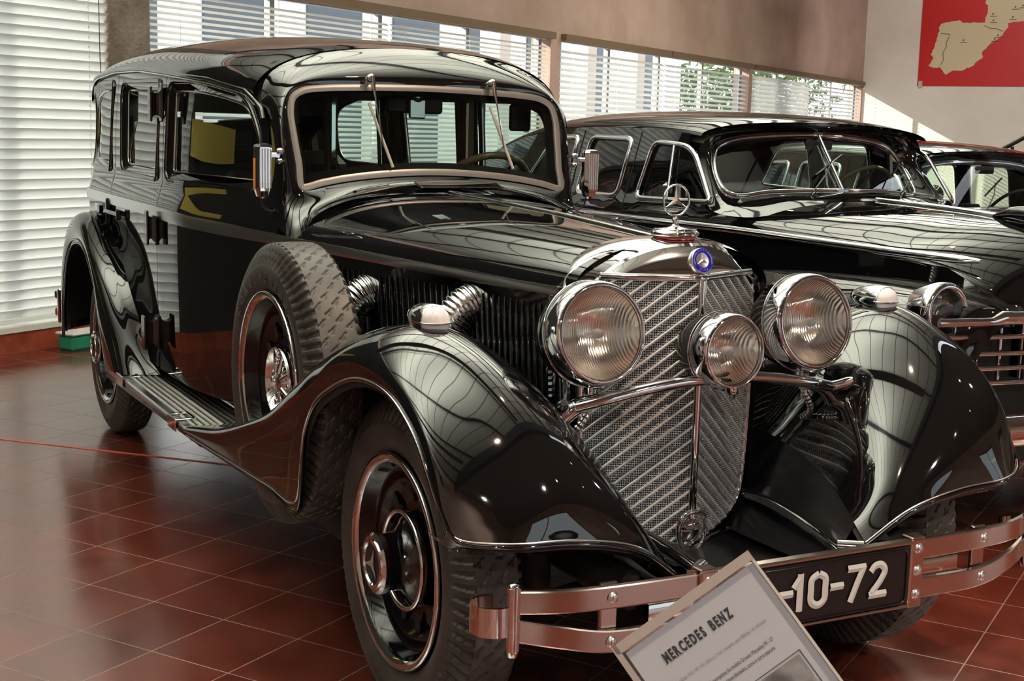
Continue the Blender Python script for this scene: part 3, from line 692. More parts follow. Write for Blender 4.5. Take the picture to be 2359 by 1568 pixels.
# outer ring, same order
ZR = railz(-1.76)
def arch_hood(y, x=-1.42, hw=None, zt=None):
    hw = hw or Wb(x)-.002; zt = zt or 1.333; zb = 1.17; a = min(abs(y)/hw, 1); return zb+(zt-zb)*(1-a**2.6)**(1/2.2)
def outer_pt(k):
    y, z = outl[k]; s = 1 if y >= 0 else -1; ay = abs(y)
    tab = {0: (-1.40, 0, None), }
    return None
outer = []; mid = []; mid2 = []
H = [ # (frame index) -> outer (x, y, z) for the left half
 (-1.40, 0.0, 1.333), (-1.40, .11, 1.331), (-1.40, .27, 1.322), (-1.40, .42, 1.297), (-1.40, .52, 1.252), (-1.42, .590, 1.17),
 (-1.555, .634, 1.235), (-1.640, .618, 1.41), (-1.668, .618, 1.56), (-1.705, .628, 1.655), (-1.745, .59, 1.745), (-1.76, .47, 1.815), (-1.76, .30, 1.851), (-1.76, .12, 1.866)]
M1 = [ # mid ring bulge
 (-1.465, 0.0, 1.350), (-1.467, .11, 1.348), (-1.465, .26, 1.338), (-1.462, .40, 1.315), (-1.462, .495, 1.285), (-1.472, .583, 1.236),
 (-1.545, .603, 1.34), (-1.568, .606, 1.46), (-1.600, .608, 1.57), (-1.635, .606, 1.66), (-1.665, .565, 1.745), (-1.682, .455, 1.785), (-1.690, .29, 1.812), (-1.695, .12, 1.824)]
M0 = [ # lip just outside the frame
 (-1.512, 0.0, 1.366), (-1.511, .105, 1.364), (-1.505, .25, 1.354), (-1.495, .385, 1.337), (-1.492, .475, 1.318), (-1.500, .572, 1.305),
 (-1.532, .580, 1.42), (-1.560, .586, 1.52), (-1.590, .590, 1.61), (-1.615, .575, 1.687), (-1.630, .52, 1.728), (-1.635, .42, 1.745), (-1.640, .26, 1.755), (-1.642, .105, 1.760)]
def ringify(L, top): return np.array([list(p) for p in L]+[top]+[[p[0], -p[1], p[2]] for p in L[::-1] if p[1] > 0])
R3 = ringify(H, [-1.76, 0, 1.868]); R2 = ringify(M1, [-1.697, 0, 1.828]); R1 = ringify(M0, [-1.643, 0, 1.762])
R0 = np.array([wsp(y, z, .004) for y, z in outl]); Rm = np.array([wsp(y, z, -.012) for y, z in outl])
G = np.array([R0, R1, R2, R3])
A = np.array([crom(G[i], 140, closed=True) for i in range(4)])
for _ in range(26):
    for q in (1, 2): A[q] = .5*A[q]+.25*(np.roll(A[q], 1, 0)+np.roll(A[q], -1, 0))
A = np.array([crom(A[:, j], 22) for j in range(140)]).transpose(1, 0, 2)
for _ in range(12):
    A[1:-1] = .5*A[1:-1]+.125*(np.roll(A, 1, 1)+np.roll(A, -1, 1))[1:-1]+.125*(A[:-2]+A[2:])
b_ = MB(); b_.grid(A, cv=True, flip=True); P_(b_, 'scuttle_and_header', PAINT)
# chrome frame of the windscreen + glass
def scale_out(pts, d):
    P = np.array(pts); return offs(P, d)
ro = crom(outl, 140, closed=True); ri = scale_out(ro, -.024)
b_ = MB(); b_.grid(np.array([[wsp(*p, -.004) for p in ro], [wsp(*p, .010) for p in ro], [wsp(*p, .013) for p in scale_out(ro, -.012)], [wsp(*p, .010) for p in ri], [wsp(*p, -.006) for p in ri]]), cv=True, flip=True)
ws = P_(b_, 'windscreen_frame', FRAMEMETAL, ang=35)
X, F_, _ = panel(ri, [], lambda y, z: wsp(y, z, 0.0), 0.2); b_ = MB(); b_.add(X, F_, True); P_(b_, 'windscreen_glass', GLASS, ws)
b_ = MB(); b_.grid(np.array([[wsp(*p, -.004) for p in ri], [wsp(*p, -.03) for p in scale_out(ri, -.022)]]), cv=True); P_(b_, 'windscreen_seal', BLACKM, ws)
# wipers
BLADE = mat('wiper_blade_cream', (0.50, 0.47, 0.40), 0.5)
for y in (-.243, .262):
    b_ = MB(); c = wsp(y, 1.742, .03); b_.lathe([(0, .03), (.012, .03), (.014, .0), (.014, -.03)], c, (1, 0, .3), 14)
    wp = P_(b_, 'wiper', CHROME)
    b_ = MB(); b_.tube([c+[.03, .004, .012], c+[.035, .006, -.03], wsp(y+.012, 1.66, .05)], [.009, .008, .003], 8); b_.tube([wsp(y+.012, 1.66, .05), wsp(y+.028, 1.50, .035)], .0028, 6); P_(b_, 'wiper_arm', CHROME, wp)
    b_ = MB(); b_.tube([wsp(y-.006, 1.655, .024), wsp(y+.062, 1.42, .024)], .0062, 6, flat=.7); P_(b_, 'wiper_blade', BLADE, wp)
# scuttle vent lid and hood
b_ = MB(); b_.box((-1.452, .06, 1.358), (.075, .34, .010), rot=Matrix.Rotation(math.radians(14), 3, 'Y'), bev=.004); P_(b_, 'scuttle_vent', PAINT)
def hood_rows(x0, x1, n, flare=0.0):
    rows = []
    for x in np.linspace(x0, x1, n):
        hw = Wb(x)-.002; zt = float(np.interp(x, [-1.42, -1.0, -.6, -.28, .0, .1], [1.333, 1.322, 1.308, 1.291, 1.276, 1.270])); zb = 1.148; row = []
        for t in np.linspace(-1, 1, 41):
            a = abs(t)*PI/2; yy = math.sin(a); row.append((x, math.copysign(hw*yy, t), zb+(zt-zb)*(max(0, 1-yy**2.3))**(1/1.9)))
        rows.append(row)
    return np.array(rows)
A = hood_rows(-1.405, .075, 30)
b_ = MB(); b_.grid(A[:, :21]); b_.grid(A[:, 20:]); hd_ = P_(b_, 'bonnet', PAINT)
b_ = MB(); b_.tube([(x, 0, float(np.interp(x, [-1.42, -1.0, -.6, -.28, .0, .1], [1.333, 1.322, 1.308, 1.291, 1.276, 1.270]))+.003) for x in np.linspace(-1.40, .03, 24)], .006, 8, flat=1.6); P_(b_, 'bonnet_hinge', CHROME, hd_)
# bonnet sides with louvres
for s in (-1, 1):
    fn = lambda u, z, s=s: np.array([u, s*(Wb(u)-.004-.03*max(0, (1.1-z)/.5)), z])
    b_ = MB(); b_.grid(np.array([[fn(x, z) for z in np.linspace(.55, 1.15, 8)] for x in np.linspace(-1.405, .075, 40)]), flip=(s > 0)); P_(b_, 'bonnet_side', PAINT)
    b_ = MB(); b_.grid(np.array([[fn(x, z)*np.array([1, 1, 1]) for z in np.linspace(.50, 1.17, 6)] for x in np.linspace(-1.53, -1.41, 4)]), flip=(s > 0)); P_(b_, 'scuttle_side', PAINT)
    for u0, u1, n in ((-1.26, -.99, 9), (-.90, -.52, 13), (-.40, -.07, 13)):
        b_ = MB()
        for u in np.linspace(u0, u1, n):
            zs = np.linspace(.70, 1.095, 9); r = [.002]+[.0075]*7+[.002]
            b_.tube([fn(u, z)+[0, s*.002, 0] for z in zs], r, 8, flat=.9)
        P_(b_, 'louvre_bank', PAINT)
    # chrome corrugated exhaust pipes
    for u, zt in ((-1.00, 1.055), (-.42, 1.085)):
        pts = crom([fn(u, zt-.02)+[0, -s*.05, 0], fn(u, zt-.05)+[0, s*.02, 0], fn(u-.01, zt-.12)+[0, s*.07, 0], fn(u-.04, zt-.22)+[0, s*.105, 0], fn(u-.08, zt-.36)+[0, s*.12, 0], fn(u-.12, zt-.55)+[0, s*.12, 0]], 150)
        rr = [.062+.0036*math.sin(i*2*PI/4.4) for i in range(150)]
        b_ = MB(); b_.tube(pts, rr, 20); P_(b_, 'exhaust_pipe', CHROME)
# ---- underbody, floor, interior
b_ = MB(); b_.box((-2.2, 0, .50), (4.3, 1.30, .12), bev=.02); b_.box((.1, 0, .37), (.8, .40, .10), bev=.02); b_.box((-4.3, 0, .62), (.9, 1.1, .2), bev=.05); P_(b_, 'chassis', UNDER)
b_ = MB(); b_.box((-3.0, 0, .60), (2.9, 1.36, .04)); b_.box((-1.5, 0, .95), (.05, 1.05, .66)); P_(b_, 'cabin_floor', BLACKM)
def seat(x, w_, h, name):
    b_ = MB(); b_.box((x+.22, 0, .82), (.52, w_, .26), bev=.06); b_.box((x-.05, 0, h-.24), (.16, w_, .62), bev=.07); P_(b_, name, LEATHER)
seat(-2.42, 1.18, 1.30, 'front_seat'); seat(-3.95, 1.15, 1.36, 'rear_seat')
b_ = MB(); b_.box((-2.62, 0, 1.13), (.06, 1.36, .30), bev=.01); b_.box((-2.62, 0, 1.78), (.05, 1.34, .08), bev=.01)
for y in (-.66, -.02, .66): b_.box((-2.62, y, 1.5), (.05, .05, .55), bev=.01)
dv = P_(b_, 'partition', LINING)
b_ = MB(); b_.box((-2.59, -.02, 1.5), (.006, .018, .54)); b_.box((-2.59, .64, 1.5), (.006, .012, .54)); P_(b_, 'partition_edge', CHROME, dv)
# roof lining
b_ = MB(); L_ = surf(np.array(rows), 30, 31); L_ = L_*np.array([.99, .95, 1])-np.array([.02, 0, .035]); b_.grid(L_); P_(b_, 'roof_lining', LINING)
b_ = MB(); b_.grid(surf([[(.02, y, .45-.1*abs(y)), (.22, y, .435-.05*abs(y)), (.45, y, .415), (.62, y, .35)] for y in np.linspace(-.36, .36, 7)], 20, 16), flip=True); P_(b_, 'front_apron', mat('front_apron_black', (.004, .004, .005), .25, ior=1.45))
# dashboard + steering wheel + mirror
b_ = MB(); b_.box((-1.60, 0, 1.27), (.10, 1.10, .12), bev=.03); P_(b_, 'dashboard', PAINT2)
c = np.array([-1.93, .392, 1.312]); ax = np.array([-.75, 0, .66]); ax /= np.linalg.norm(ax); u = np.cross(ax, [0, 1, 0]); v = np.array([0, 1.0, 0])
th = np.linspace(0, 2*PI, 72, endpoint=False)
b_ = MB(); b_.tube([c+.205*(math.cos(t)*u+math.sin(t)*v)*(1+.006*math.cos(36*t)) for t in th], .0155, 10, closed=True)
sw = P_(b_, 'steering_wheel', mat('wheel_brown', (.14, .10, .065), .3))
b_ = MB()
for t in (.5, 2.6, 4.7): b_.tube([c-ax*.02, c+.2*(math.cos(t)*u+math.sin(t)*v)], .007, 6)
b_.lathe([(0, .02), (.04, .01), (.045, -.03), (.02, -.05)], c-ax*.01, ax, 20); b_.tube([c-ax*.03, c-ax*.55], .02, 8); P_(b_, 'steering_column', PAINT2, sw)
b_ = MB(); b_.box((-1.70, -.02, 1.655), (.02, .24, .065), bev=.01); P_(b_, 'rear_view_mirror', BLACKM)
b_ = MB(); b_.box((-1.67, -.02, 1.640), (.012, .07, .075), bev=.006); b_.lathe([(0, .01), (.02, .01), (.02, 0)], (-1.665, -.02, 1.685), (1, 0, 0), 14); P_(b_, 'mirror_bracket', ALU)
for y, s in ((-.60, -1), (.60, 1)):
    b_ = MB(); b_.box((-1.80, y*.83, 1.62), (.02, .10, .11), bev=.01); P_(b_, 'sun_visor', BLACKM)
# ---- side lamps / mirrors (ribbed chrome boxes on the windscreen pillars)
for s in (-1, 1):
    c = np.array([-1.53, s*.678, 1.402]); prof = [(-.030, -.012), (-.030, .012), (-.018, .030), (.018, .030), (.030, .012), (.030, -.012), (.018, -.022), (-.018, -.022)]
    A = []
    for z, k in ((-.098, .25), (-.090, .7), (-.07, .92), (-.06, 1), (.085, 1), (.094, .9), (.098, .5)):
        A.append([c+np.array([(y_)*k, x_*k, z]) for x_, y_ in prof])
    b_ = MB(); b_.grid(np.array(A), cv=True, smooth=False, flip=True); b_.add(A[-1], [tuple(range(8))], False)
    for x_ in (-.02, -.01, 0, .01, .02): b_.tube([c+[.031, x_, -.06], c+[.031, x_, .08]], .0026, 6)
    ml = P_(b_, 'pillar_lamp', CHROME)
    b_ = MB(); b_.box(c+np.array([0, s*.03, -.01]), (.022, .003, .11)); P_(b_, 'orange_lens', ORANGE, ml, 'orange side lens')
    b_ = MB(); b_.box(c+np.array([-.02, -s*.045, .055]), (.022, .05, .020), bev=.004); b_.lathe([(0, .012), (.012, .010), (.012, -.01)], c+np.array([-.01, -s*.066, .07]), (1, 0, 0), 12); b_.lathe([(0, .012), (.010, .010), (.010, -.01)], c+np.array([-.01, -s*.066, .035]), (1, 0, 0), 12); P_(b_, 'bracket', CHROME, ml)
    b_ = MB(); b_.tube(crom([c+[-.02, 0, -.095], c+[-.025, -s*.01, -.13], c+[-.02, -s*.045, -.145], c+[-.03, -s*.06, -.13]], 14), .0035, 6); P_(b_, 'cable', BLACKM, ml)
# ================================================================== radiator, lamps, wings, wheels, bumper
# shell: rear arch at x=.01, front V outline
def vx(y, z=0): return .200-.47*abs(y)-max(0, z-1.186)*.38   # x of the V face at y
GF = [(0, 1.180), (.130, 1.183), (.240, 1.186), (.272, 1.150), (.281, 1.10), (.284, .90), (.279, .70), (.268, .58), (.246, .515), (.190, .478), (.10, .455), (0, .438)]   # half outline of the grille (y, z), apex first
rear = [(0, 1.286), (.10, 1.280), (.20, 1.258), (.29, 1.210), (.335, 1.14), (.343, 1.06), (.335, .90), (.322, .70), (.310, .58), (.29, .52), (.20, .47), (0, .42)]
frnt = [(0, 1.277), (.085, 1.268), (.170, 1.238), (.243, 1.190), (.287, 1.145), (.300, 1.07), (.300, .90), (.294, .70), (.283, .57), (.255, .50), (.19, .462), (0, .425)]
def both(h): return np.array(list(h)+[(-y, z) for y, z in h[::-1] if y > 0])
R_ = crom(both(rear), 120, closed=True); F_r = crom(both(frnt), 120, closed=True)
ringA = np.array([(-.03, y, z) for y, z in R_]); ringB = np.array([(.035, y*1.002, z+.001) for y, z in R_])
ringM = np.array([(.5*(vx(f[0], f[1])-.012)+.5*.045, .45*r[0]+.55*f[0]*1.02, .45*r[1]+.55*f[1]+.004) for r, f in zip(R_, F_r)])
ringC = np.array([(vx(y, z)-.002, y, z) for y, z in F_r]); ringD = np.array([(vx(y, z)+.006, y*.985, (z-.85)*.985+.85) for y, z in F_r])
b_ = MB(); A = np.array([ringA, ringB, ringM, ringC]); A2 = np.array([crom(A[:, j], 12) for j in range(120)]).transpose(1, 0, 2)
b_.grid(A2, cv=True); b_.grid(np.array([ringC, ringD]), cv=True)
# inner lip to the grille outline (lower part)
gl = both(GF); gr_ = np.array([(vx(y)+.002, y, z) for y, z in gl])
rad = P_(b_, 'radiator_shell', CHROME, ang=50)
# face panel above the grille (two halves meeting at the prow)
for s in (-1, 1):
    top = [(p[0], p[1]) for p in crom(np.array(frnt[:5]), 24)]
    low = [(y, 1.184) for y in np.linspace(0, .25, 24)]
    A = []
    for t in np.linspace(0, 1, 8):
        A.append([(vx(a[0]*(1-t)+b[0]*t, a[1]*(1-t)+b[1]*t)+.005+.008*math.sin(PI*t), s*(a[0]*.985*(1-t)+b[0]*t), ((a[1]-.85)*.985+.85)*(1-t)+b[1]*t) for a, b in zip(top, low)])
    b_ = MB(); b_.grid(np.array(A), flip=(s < 0)); P_(b_, 'radiator_brow', CHROME, rad)
    # side rails between shell front edge and the grille
    b_ = MB(); k = 18; fo = crom(np.array([p for p in frnt[4:]]), k); gi = crom(np.array(GF[3:]), k)
    b_.grid(np.array([[(vx(a[0])+.005, s*a[0]*.985, (a[1]-.85)*.985+.85) for a in fo], [(vx(g[0])+.009, s*g[0], g[1]) for g in gi], [(vx(g[0])-.006, s*g[0]*.985, (g[1]-.8)*.99+.8) for g in gi]]), flip=(s < 0)); P_(b_, 'radiator_side_rail', CHROME, rad)
# horizontal bar over the grille and vertical prow bar
b_ = MB(); b_.tube([(vx(y)+.004, y, 1.186) for y in (-.25, -.12, -.02)]+[(.212, 0, 1.186)]+[(vx(y)+.004, y, 1.186) for y in (.02, .12, .25)], .011, 10); P_(b_, 'grille_top_bar', CHROME, rad)
b_ = MB(); b_.tube([(.210, 0, 1.19), (.210, 0, .52)], .0115, 12, flat=.8); P_(b_, 'grille_centre_bar', CHROME, rad)
# woven mesh
MESHM = mat('woven_mesh', (0.3, 0.29, 0.27), 0.35, 0.2)
SLC = mat('grille_slat', (0.82, 0.85, 0.86), 0.25, 0.6)
def mesh_nodes(m):
    g = nd(m, 'ShaderNodeNewGeometry'); sx = nd(m, 'ShaderNodeSeparateXYZ'); ln(m, g.outputs['Position'], sx.inputs[0])
    outs = []
    for ax_, pit in (('Y', .0056), ('Z', .0066)):
        a = nd(m, 'ShaderNodeMath', operation='MULTIPLY'); a.inputs[1].default_value = 2*PI/pit; ln(m, sx.outputs[ax_], a.inputs[0])
        c_ = nd(m, 'ShaderNodeMath', operation='COSINE'); ln(m, a.outputs[0], c_.inputs[0]); outs.append(c_)
    mx = nd(m, 'ShaderNodeMath', operation='MAXIMUM'); ln(m, outs[0].outputs[0], mx.inputs[0]); ln(m, outs[1].outputs[0], mx.inputs[1])
    n = nd(m, 'ShaderNodeTexNoise'); n.inputs['Scale'].default_value = 160; n.inputs['Detail'].default_value = 2; ln(m, g.outputs['Position'], n.inputs['Vector'])
    ad = nd(m, 'ShaderNodeMath', operation='MULTIPLY_ADD'); ln(m, n.outputs['Fac'], ad.inputs[0]); ad.inputs[1].default_value = 1.3; ln(m, mx.outputs[0], ad.inputs[2])
    r = nd(m, 'ShaderNodeValToRGB'); e = r.color_ramp.elements; e[0].position = .95; e[0].color = (.02, .02, .018, 1); e[1].position = 1.0; e[1].color = (.80, .84, .86, 1)
    mr = nd(m, 'ShaderNodeMapRange'); mr.inputs[1].default_value = 0.6; mr.inputs[2].default_value = 1.9; ln(m, ad.outputs[0], mr.inputs[0])
    r.color_ramp.elements[0].position = .35; r.color_ramp.elements[1].position = .85
    ln(m, mr.outputs[0], r.inputs[0]); ln(m, r.outputs[0], bsdf(m).inputs['Base Color'])
    b = nd(m, 'ShaderNodeBump'); b.inputs['Strength'].default_value = .6; b.inputs['Distance'].default_value = .002; ln(m, ad.outputs[0], b.inputs['Height']); ln(m, b.outputs[0], bsdf(m).inputs['Normal'])
mesh_nodes(MESHM)
for s in (-1, 1):
    poly = np.array([(0, .440)]+[(y, z) for y, z in GF[::-1][1:]]+[(0, 1.18)])
    X, F_, _ = panel(poly, [], lambda y, z, s=s: np.array([vx(y)-.010, s*y, z]), .1)
    b_ = MB(); b_.add(X, F_, False); P_(b_, 'grille_mesh', MESHM, rad)
    # slanting louvre bars, rising toward the prow
    gp = poly; b_ = MB(); sl = .86
    for z0 in np.arange(.42, 1.50, .0362):
        ys = np.linspace(0.004, .29, 90); zs = z0-sl*ys; ins = inpoly(np.stack([ys, zs], 1), gp)
        if ins.sum() < 4: continue
        k = np.where(ins)[0]; a, c_ = k[0], k[-1]
        p, q = np.array([vx(ys[a])+.006, s*ys[a], zs[a]]), np.array([vx(ys[c_])+.006, s*ys[c_], zs[c_]])
        b_.tube([p, (p+q)/2, q], .0042, 6, flat=1.2)
    P_(b_, 'grille_slats', SLC, rad)
b_ = MB(); b_.box((.0, 0, .82), (.06, .50, .66)); P_(b_, 'radiator_core', BLACKM, rad)
# cap and star
b_ = MB(); cx = .068
b_.lathe([(.0, .012), (.060, .010), (.058, .002), (.052, -.006), (.052, -.030), (.058, -.04), (.07, -.055)], (cx, 0, 1.300), n=36)
cap = P_(b_, 'radiator_cap', CHROME)
b_ = MB(); b_.lathe([(.056, -.003), (.0605, 0), (.056, .003)], (cx, 0, 1.287), n=32); P_(b_, 'cap_gasket', RED, cap, 'red rubber ring')
b_ = MB(); b_.lathe([(.061, 0), (.067, .004), (.067, .010), (.058, .018), (.03, .022), (.012, .026), (.007, .036), (.010, .044), (.006, .050), (0, .052)], (cx, 0, 1.290), n=36); P_(b_, 'cap_lid', CHROME, cap)
sc_ = np.array([cx, 0, 1.388]); b_ = MB()
th = np.linspace(0, 2*PI, 48, endpoint=False)
b_.tube([sc_+.0425*np.array([0, math.cos(t), math.sin(t)]) for t in th], .0028, 10, closed=True, flat=1.4)
def star3(b_, c, R, r, h, ux, uy, mi=0):
    ux = np.array(ux, float); uy = np.array(uy, float); uz = np.cross(ux, uy); pts = []
    for k in range(6):
        a = PI/2+k*PI/3; rr = R if k % 2 == 0 else r; pts.append(c+rr*(math.cos(a)*ux+math.sin(a)*uy))
    V = pts+[c+uz*h, c-uz*h]; F = []
    for k in range(6): F += [(k, (k+1) % 6, 6), ((k+1) % 6, k, 7)]
    b_.add(V, F, False, mi)
star3(b_, sc_, .042, .0085, .006, (0, 1, 0), (0, 0, 1)); b_.tube([sc_-[0, 0, .0425], sc_-[0, 0, .056]], .004, 8)
P_(b_, 'star_mascot', CHROME, cap)
# enamel badge on the prow
bc = np.array([.200, 0, 1.2335]); tl = math.radians(8); bx = np.array([0, 1.0, 0]); by = np.array([-.26, 0, .966]); bn = np.cross(bx, by)
b_ = MB(); b_.lathe([(0, .003), (.030, .003), (.0335, .005), (.0345, .002), (.0345, -.012)], bc, bn, 40); bad = P_(b_, 'badge', SILV, rad)
b_ = MB(); b_.lathe([(.021, .0052), (.0325, .0056)], bc, bn, 40); P_(b_, 'blue_ring', BLUE, bad, 'blue enamel ring')
b_ = MB(); star3(b_, bc+bn*.004, .0215, .0048, .006, bx, by); P_(b_, 'badge_star', SILV, bad)
b_ = MB()
for word, a0, da in (('MERCEDES', 90, -17), ('BENZ', 270, 16)):
    for i, ch in enumerate(word):
        V, F = text_geo(ch, .0085, .0003); a = math.radians(a0+(i-(len(word)-1)/2)*da*(1 if word == 'BENZ' else 1))
        rad_ = np.array([math.cos(a), math.sin(a)]); up = rad_ if word == 'MERCEDES' else -rad_; rt = np.array([up[1], -up[0]])
        if len(V): b_.add([bc+bn*.0064+bx*(rad_[0]*.027+rt[0]*v[0]+up[0]*v[1])+by*(rad_[1]*.027+rt[1]*v[0]+up[1]*v[1])+bn*v[2] for v in V], F, False)
for sgn in (-1, 1):
    for a in np.linspace(-22, 38, 8):
        aa = math.radians((180 if sgn < 0 else 0)-sgn*0+(a if sgn > 0 else -a)); c_ = bc+bn*.0062+.027*(math.cos(aa)*bx+math.sin(aa)*by)
        for q in (-1, 1):
            d_ = math.cos(aa+q*.9)*bx+math.sin(aa+q*.9)*by; b_.tube([c_, c_+.0042*d_], .0006, 4)
P_(b_, 'badge_lettering', SILV, bad)
# crank-handle cover with ring
cc = np.array([.213, 0, .483]); b_ = MB()
b_.tube(crom([cc+[.004, 0, .056], cc+[.002, .034, .042], cc+[0, .045, .0], cc+[.002, .034, -.036], cc+[.004, .014, -.054], cc+[.004, -.014, -.054], cc+[.002, -.034, -.036], cc+[0, -.045, .0], cc+[.002, -.034, .042]], 48, closed=True), .0075, 10, closed=True)
ck = P_(b_, 'crank_cover', CHROME, rad)
b_ = MB(); b_.lathe([(0, .004), (.02, .002), (.034, -.006)], cc, (1, 0, 0), 24); b_.box(cc+[.006, 0, .012], (.006, .056, .012), bev=.002); P_(b_, 'cover_plate', CHROME, ck)
b_ = MB(); b_.tube([(vx(y)+.006, y, .436) for y in (-.20, -.1)]+[(.212, 0, .424)]+[(vx(y)+.006, y, .436) for y in (.1, .20)], .011, 8); P_(b_, 'grille_bottom_bar', CHROME, rad)
# ---- lamps
def lamp(c, R, depth, axis, name, label, glassr, dark=True):
    ax = np.array(axis, float); ax /= np.linalg.norm(ax)
    b_ = MB(); k = R
    b_.lathe([(k*.985, -.055), (k*1.0, -.045), (k*1.0, -.022), (k*.965, .002), (k*.90, .016), (k*.865, .012), (k*.86, .002)], c, ax, 64)
    lp = P_(b_, name, CHROME, label=label)
    b_ = MB(); d = depth; b_.lathe([(k*.98, -.05), (k*.99, -.06), (k*.955, -.09*d/.2), (k*.86, -.125*d/.2), (k*.68, -.165*d/.2), (k*.42, -.195*d/.2), (k*.18, -.208*d/.2), (0, -.21*d/.2)], c, ax, 56); P_(b_, 'bowl', PAINT, lp)
    b_ = MB(); b_.tube([np.array(c)+ax*-.056+k*1.0*(math.cos(t)*np.array([0, 1, 0])+math.sin(t)*np.cross(ax, [0, 1, 0])) for t in np.linspace(0, 2*PI, 64, endpoint=False)], .0022, 6, closed=True); P_(b_, 'seam_ring', CHROME, lp)
    b_ = MB(); b_.lathe([(k*.86, .004), (k*.70, .015), (k*.45, .024), (k*.2, .028), (k*.0, .029)], c, ax, 56); P_(b_, 'lens', LENS, lp)
    # concentric bull's-eye rings pressed in the glass
    b_ = MB()
    for q in np.linspace(.06, .36, 7): b_.lathe([(k*q+.0022, .0285-q*.012), (k*q, .0305-q*.012), (k*q-.0022, .0285-q*.012)], c, ax, 40)
    P_(b_, 'lens_rings', LENS, lp)
    b_ = MB(); b_.lathe([(k*.86, -.002), (k*.80, -.028), (k*.62, -.065), (k*.36, -.092), (k*.12, -.102), (0, -.103)], c, ax, 56); rf = P_(b_, 'reflector', REFL, lp)
    b_ = MB(); b_.lathe([(0, .0), (.012, -.006), (.014, -.02), (.008, -.045), (.008, -.07)], c, ax, 16); P_(b_, 'bulb', WHITEL, lp)
    return lp
for s in (-1, 1):
    c = (.262, s*.349, 1.060)
    lamp(c, .1385, .21, (1, 0, .17), 'headlamp', None, .12)
    b_ = MB(); b_.lathe([(.026, 0), (.022, .02), (.02, .04), (.030, .062)], (.225, s*.349, .875), n=20); b_.box((.225, s*.349, .925), (.08, .045, .02), bev=.006); P_(b_, 'headlamp_foot', CHROME)
    # support arm end and wing bracket
    b_ = MB(); b_.tube(crom([(.26, s*.33, .888), (.25, s*.40, .872), (.235, s*.45, .835), (.22, s*.49, .78), (.20, s*.52, .72)], 24), np.interp(np.linspace(0, 1, 24), [0, .4, .7, 1], [.018, .024, .032, .03]), 16)
    b_.tube(crom([(.235, s*.43, .86), (.27, s*.46, .875), (.30, s*.475, .895)], 8), [.018, .018, .018, .018, .018, .017, .014, .008], 12); P_(b_, 'lamp_bracket', CHROME)
    b_ = MB(); b_.tube(crom([(.20, s*.345, .90), (.23, s*.36, .85), (.22, s*.39, .80), (.16, s*.41, .76)], 60), [.010+.0015*math.sin(i*1.6) for i in range(60)], 10); P_(b_, 'lamp_cable', ALU)
lamp((.352, .004, 1.008), .1025, .19, (1, .03, .05), 'fog_lamp', 'smaller round chrome fog lamp in front of the grille', .09)
b_ = MB(); b_.lathe([(0, -.018), (.01, -.014), (.012, -.004), (.018, 0), (.018, .02)], (.355, .004, .898), n=16); b_.box((.31, .004, .915), (.06, .05, .03), bev=.01); P_(b_, 'fog_lamp_foot', CHROME)
b_ = MB(); b_.tube(crom([(.26, -.42, .872), (.28, -.33, .892), (.29, -.2, .914), (.295, -.08, .926), (.295, .08, .926), (.29, .2, .914), (.28, .33, .892), (.26, .42, .872)], 60), .0165, 16); P_(b_, 'lamp_bar', CHROME)
# ---- front wings
APR = mat('apron_black', (0.004, 0.004, 0.005), 0.22, ior=1.45)
ST = [
 [(-1.75, .905, .413), (-1.75, .918, .434), (-1.75, .905, .444), (-1.75, .82, .444), (-1.75, .74, .444), (-1.75, .62, .444)],
 [(-1.35, .905, .433), (-1.35, .922, .482), (-1.35, .912, .514), (-1.35, .84, .520), (-1.35, .72, .52), (-1.35, .58, .51)],
 [(-1.0, .905, .444), (-1.0, .924, .575), (-1.0, .914, .607), (-1.0, .85, .615), (-1.0, .70, .60), (-1.0, .52, .56)],
 [(-.73, .905, .451), (-.73, .926, .665), (-.73, .910, .702), (-.73, .84, .716), (-.73, .66, .69), (-.73, .46, .62)],
 [(-.485, .905, .459), (-.52, .927, .77), (-.52, .905, .812), (-.52, .82, .830), (-.52, .63, .78), (-.52, .43, .66)],
 [(-.415, .915, .60), (-.37, .927, .855), (-.37, .895, .896), (-.37, .80, .915), (-.37, .605, .85), (-.37, .41, .68)],
 [(-.38, .92, .706), (-.26, .925, .91), (-.25, .885, .958), (-.25, .78, .982), (-.25, .585, .905), (-.25, .40, .69)],
 [(-.304, .92, .80), (-.16, .925, .955), (-.14, .872, 1.01), (-.14, .765, 1.032), (-.14, .57, .945), (-.14, .385, .70)],
 [(-.18, .92, .868), (-.07, .922, .985), (-.02, .86, 1.045), (-.015, .75, 1.064), (-.02, .555, .968), (-.02, .375, .70)],
 [(.0, .92, .93), (.05, .915, 1.0), (.09, .845, 1.058), (.10, .735, 1.075), (.09, .535, .968), (.07, .365, .70)],
 [(.15, .918, .94), (.19, .910, .985), (.22, .835, 1.028), (.23, .72, 1.045), (.205, .52, .935), (.17, .355, .69)],
 [(.257, .915, .92), (.31, .903, .942), (.345, .82, .966), (.35, .70, .985), (.32, .50, .88), (.26, .350, .67)],
 [(.375, .912, .857), (.42, .899, .86), (.462, .80, .876), (.468, .67, .895), (.435, .475, .80), (.37, .340, .63)],
 [(.44, .91, .79), (.487, .893, .775), (.537, .78, .785), (.545, .64, .80), (.515, .445, .715), (.46, .325, .585)],
 [(.48, .905, .735), (.520, .890, .70), (.585, .76, .695), (.592, .61, .70), (.565, .42, .64), (.52, .31, .55)],
 [(.528, .898, .674), (.545, .878, .652), (.598, .775, .642), (.604, .60, .630), (.600, .43, .592), (.576, .305, .508)],
]
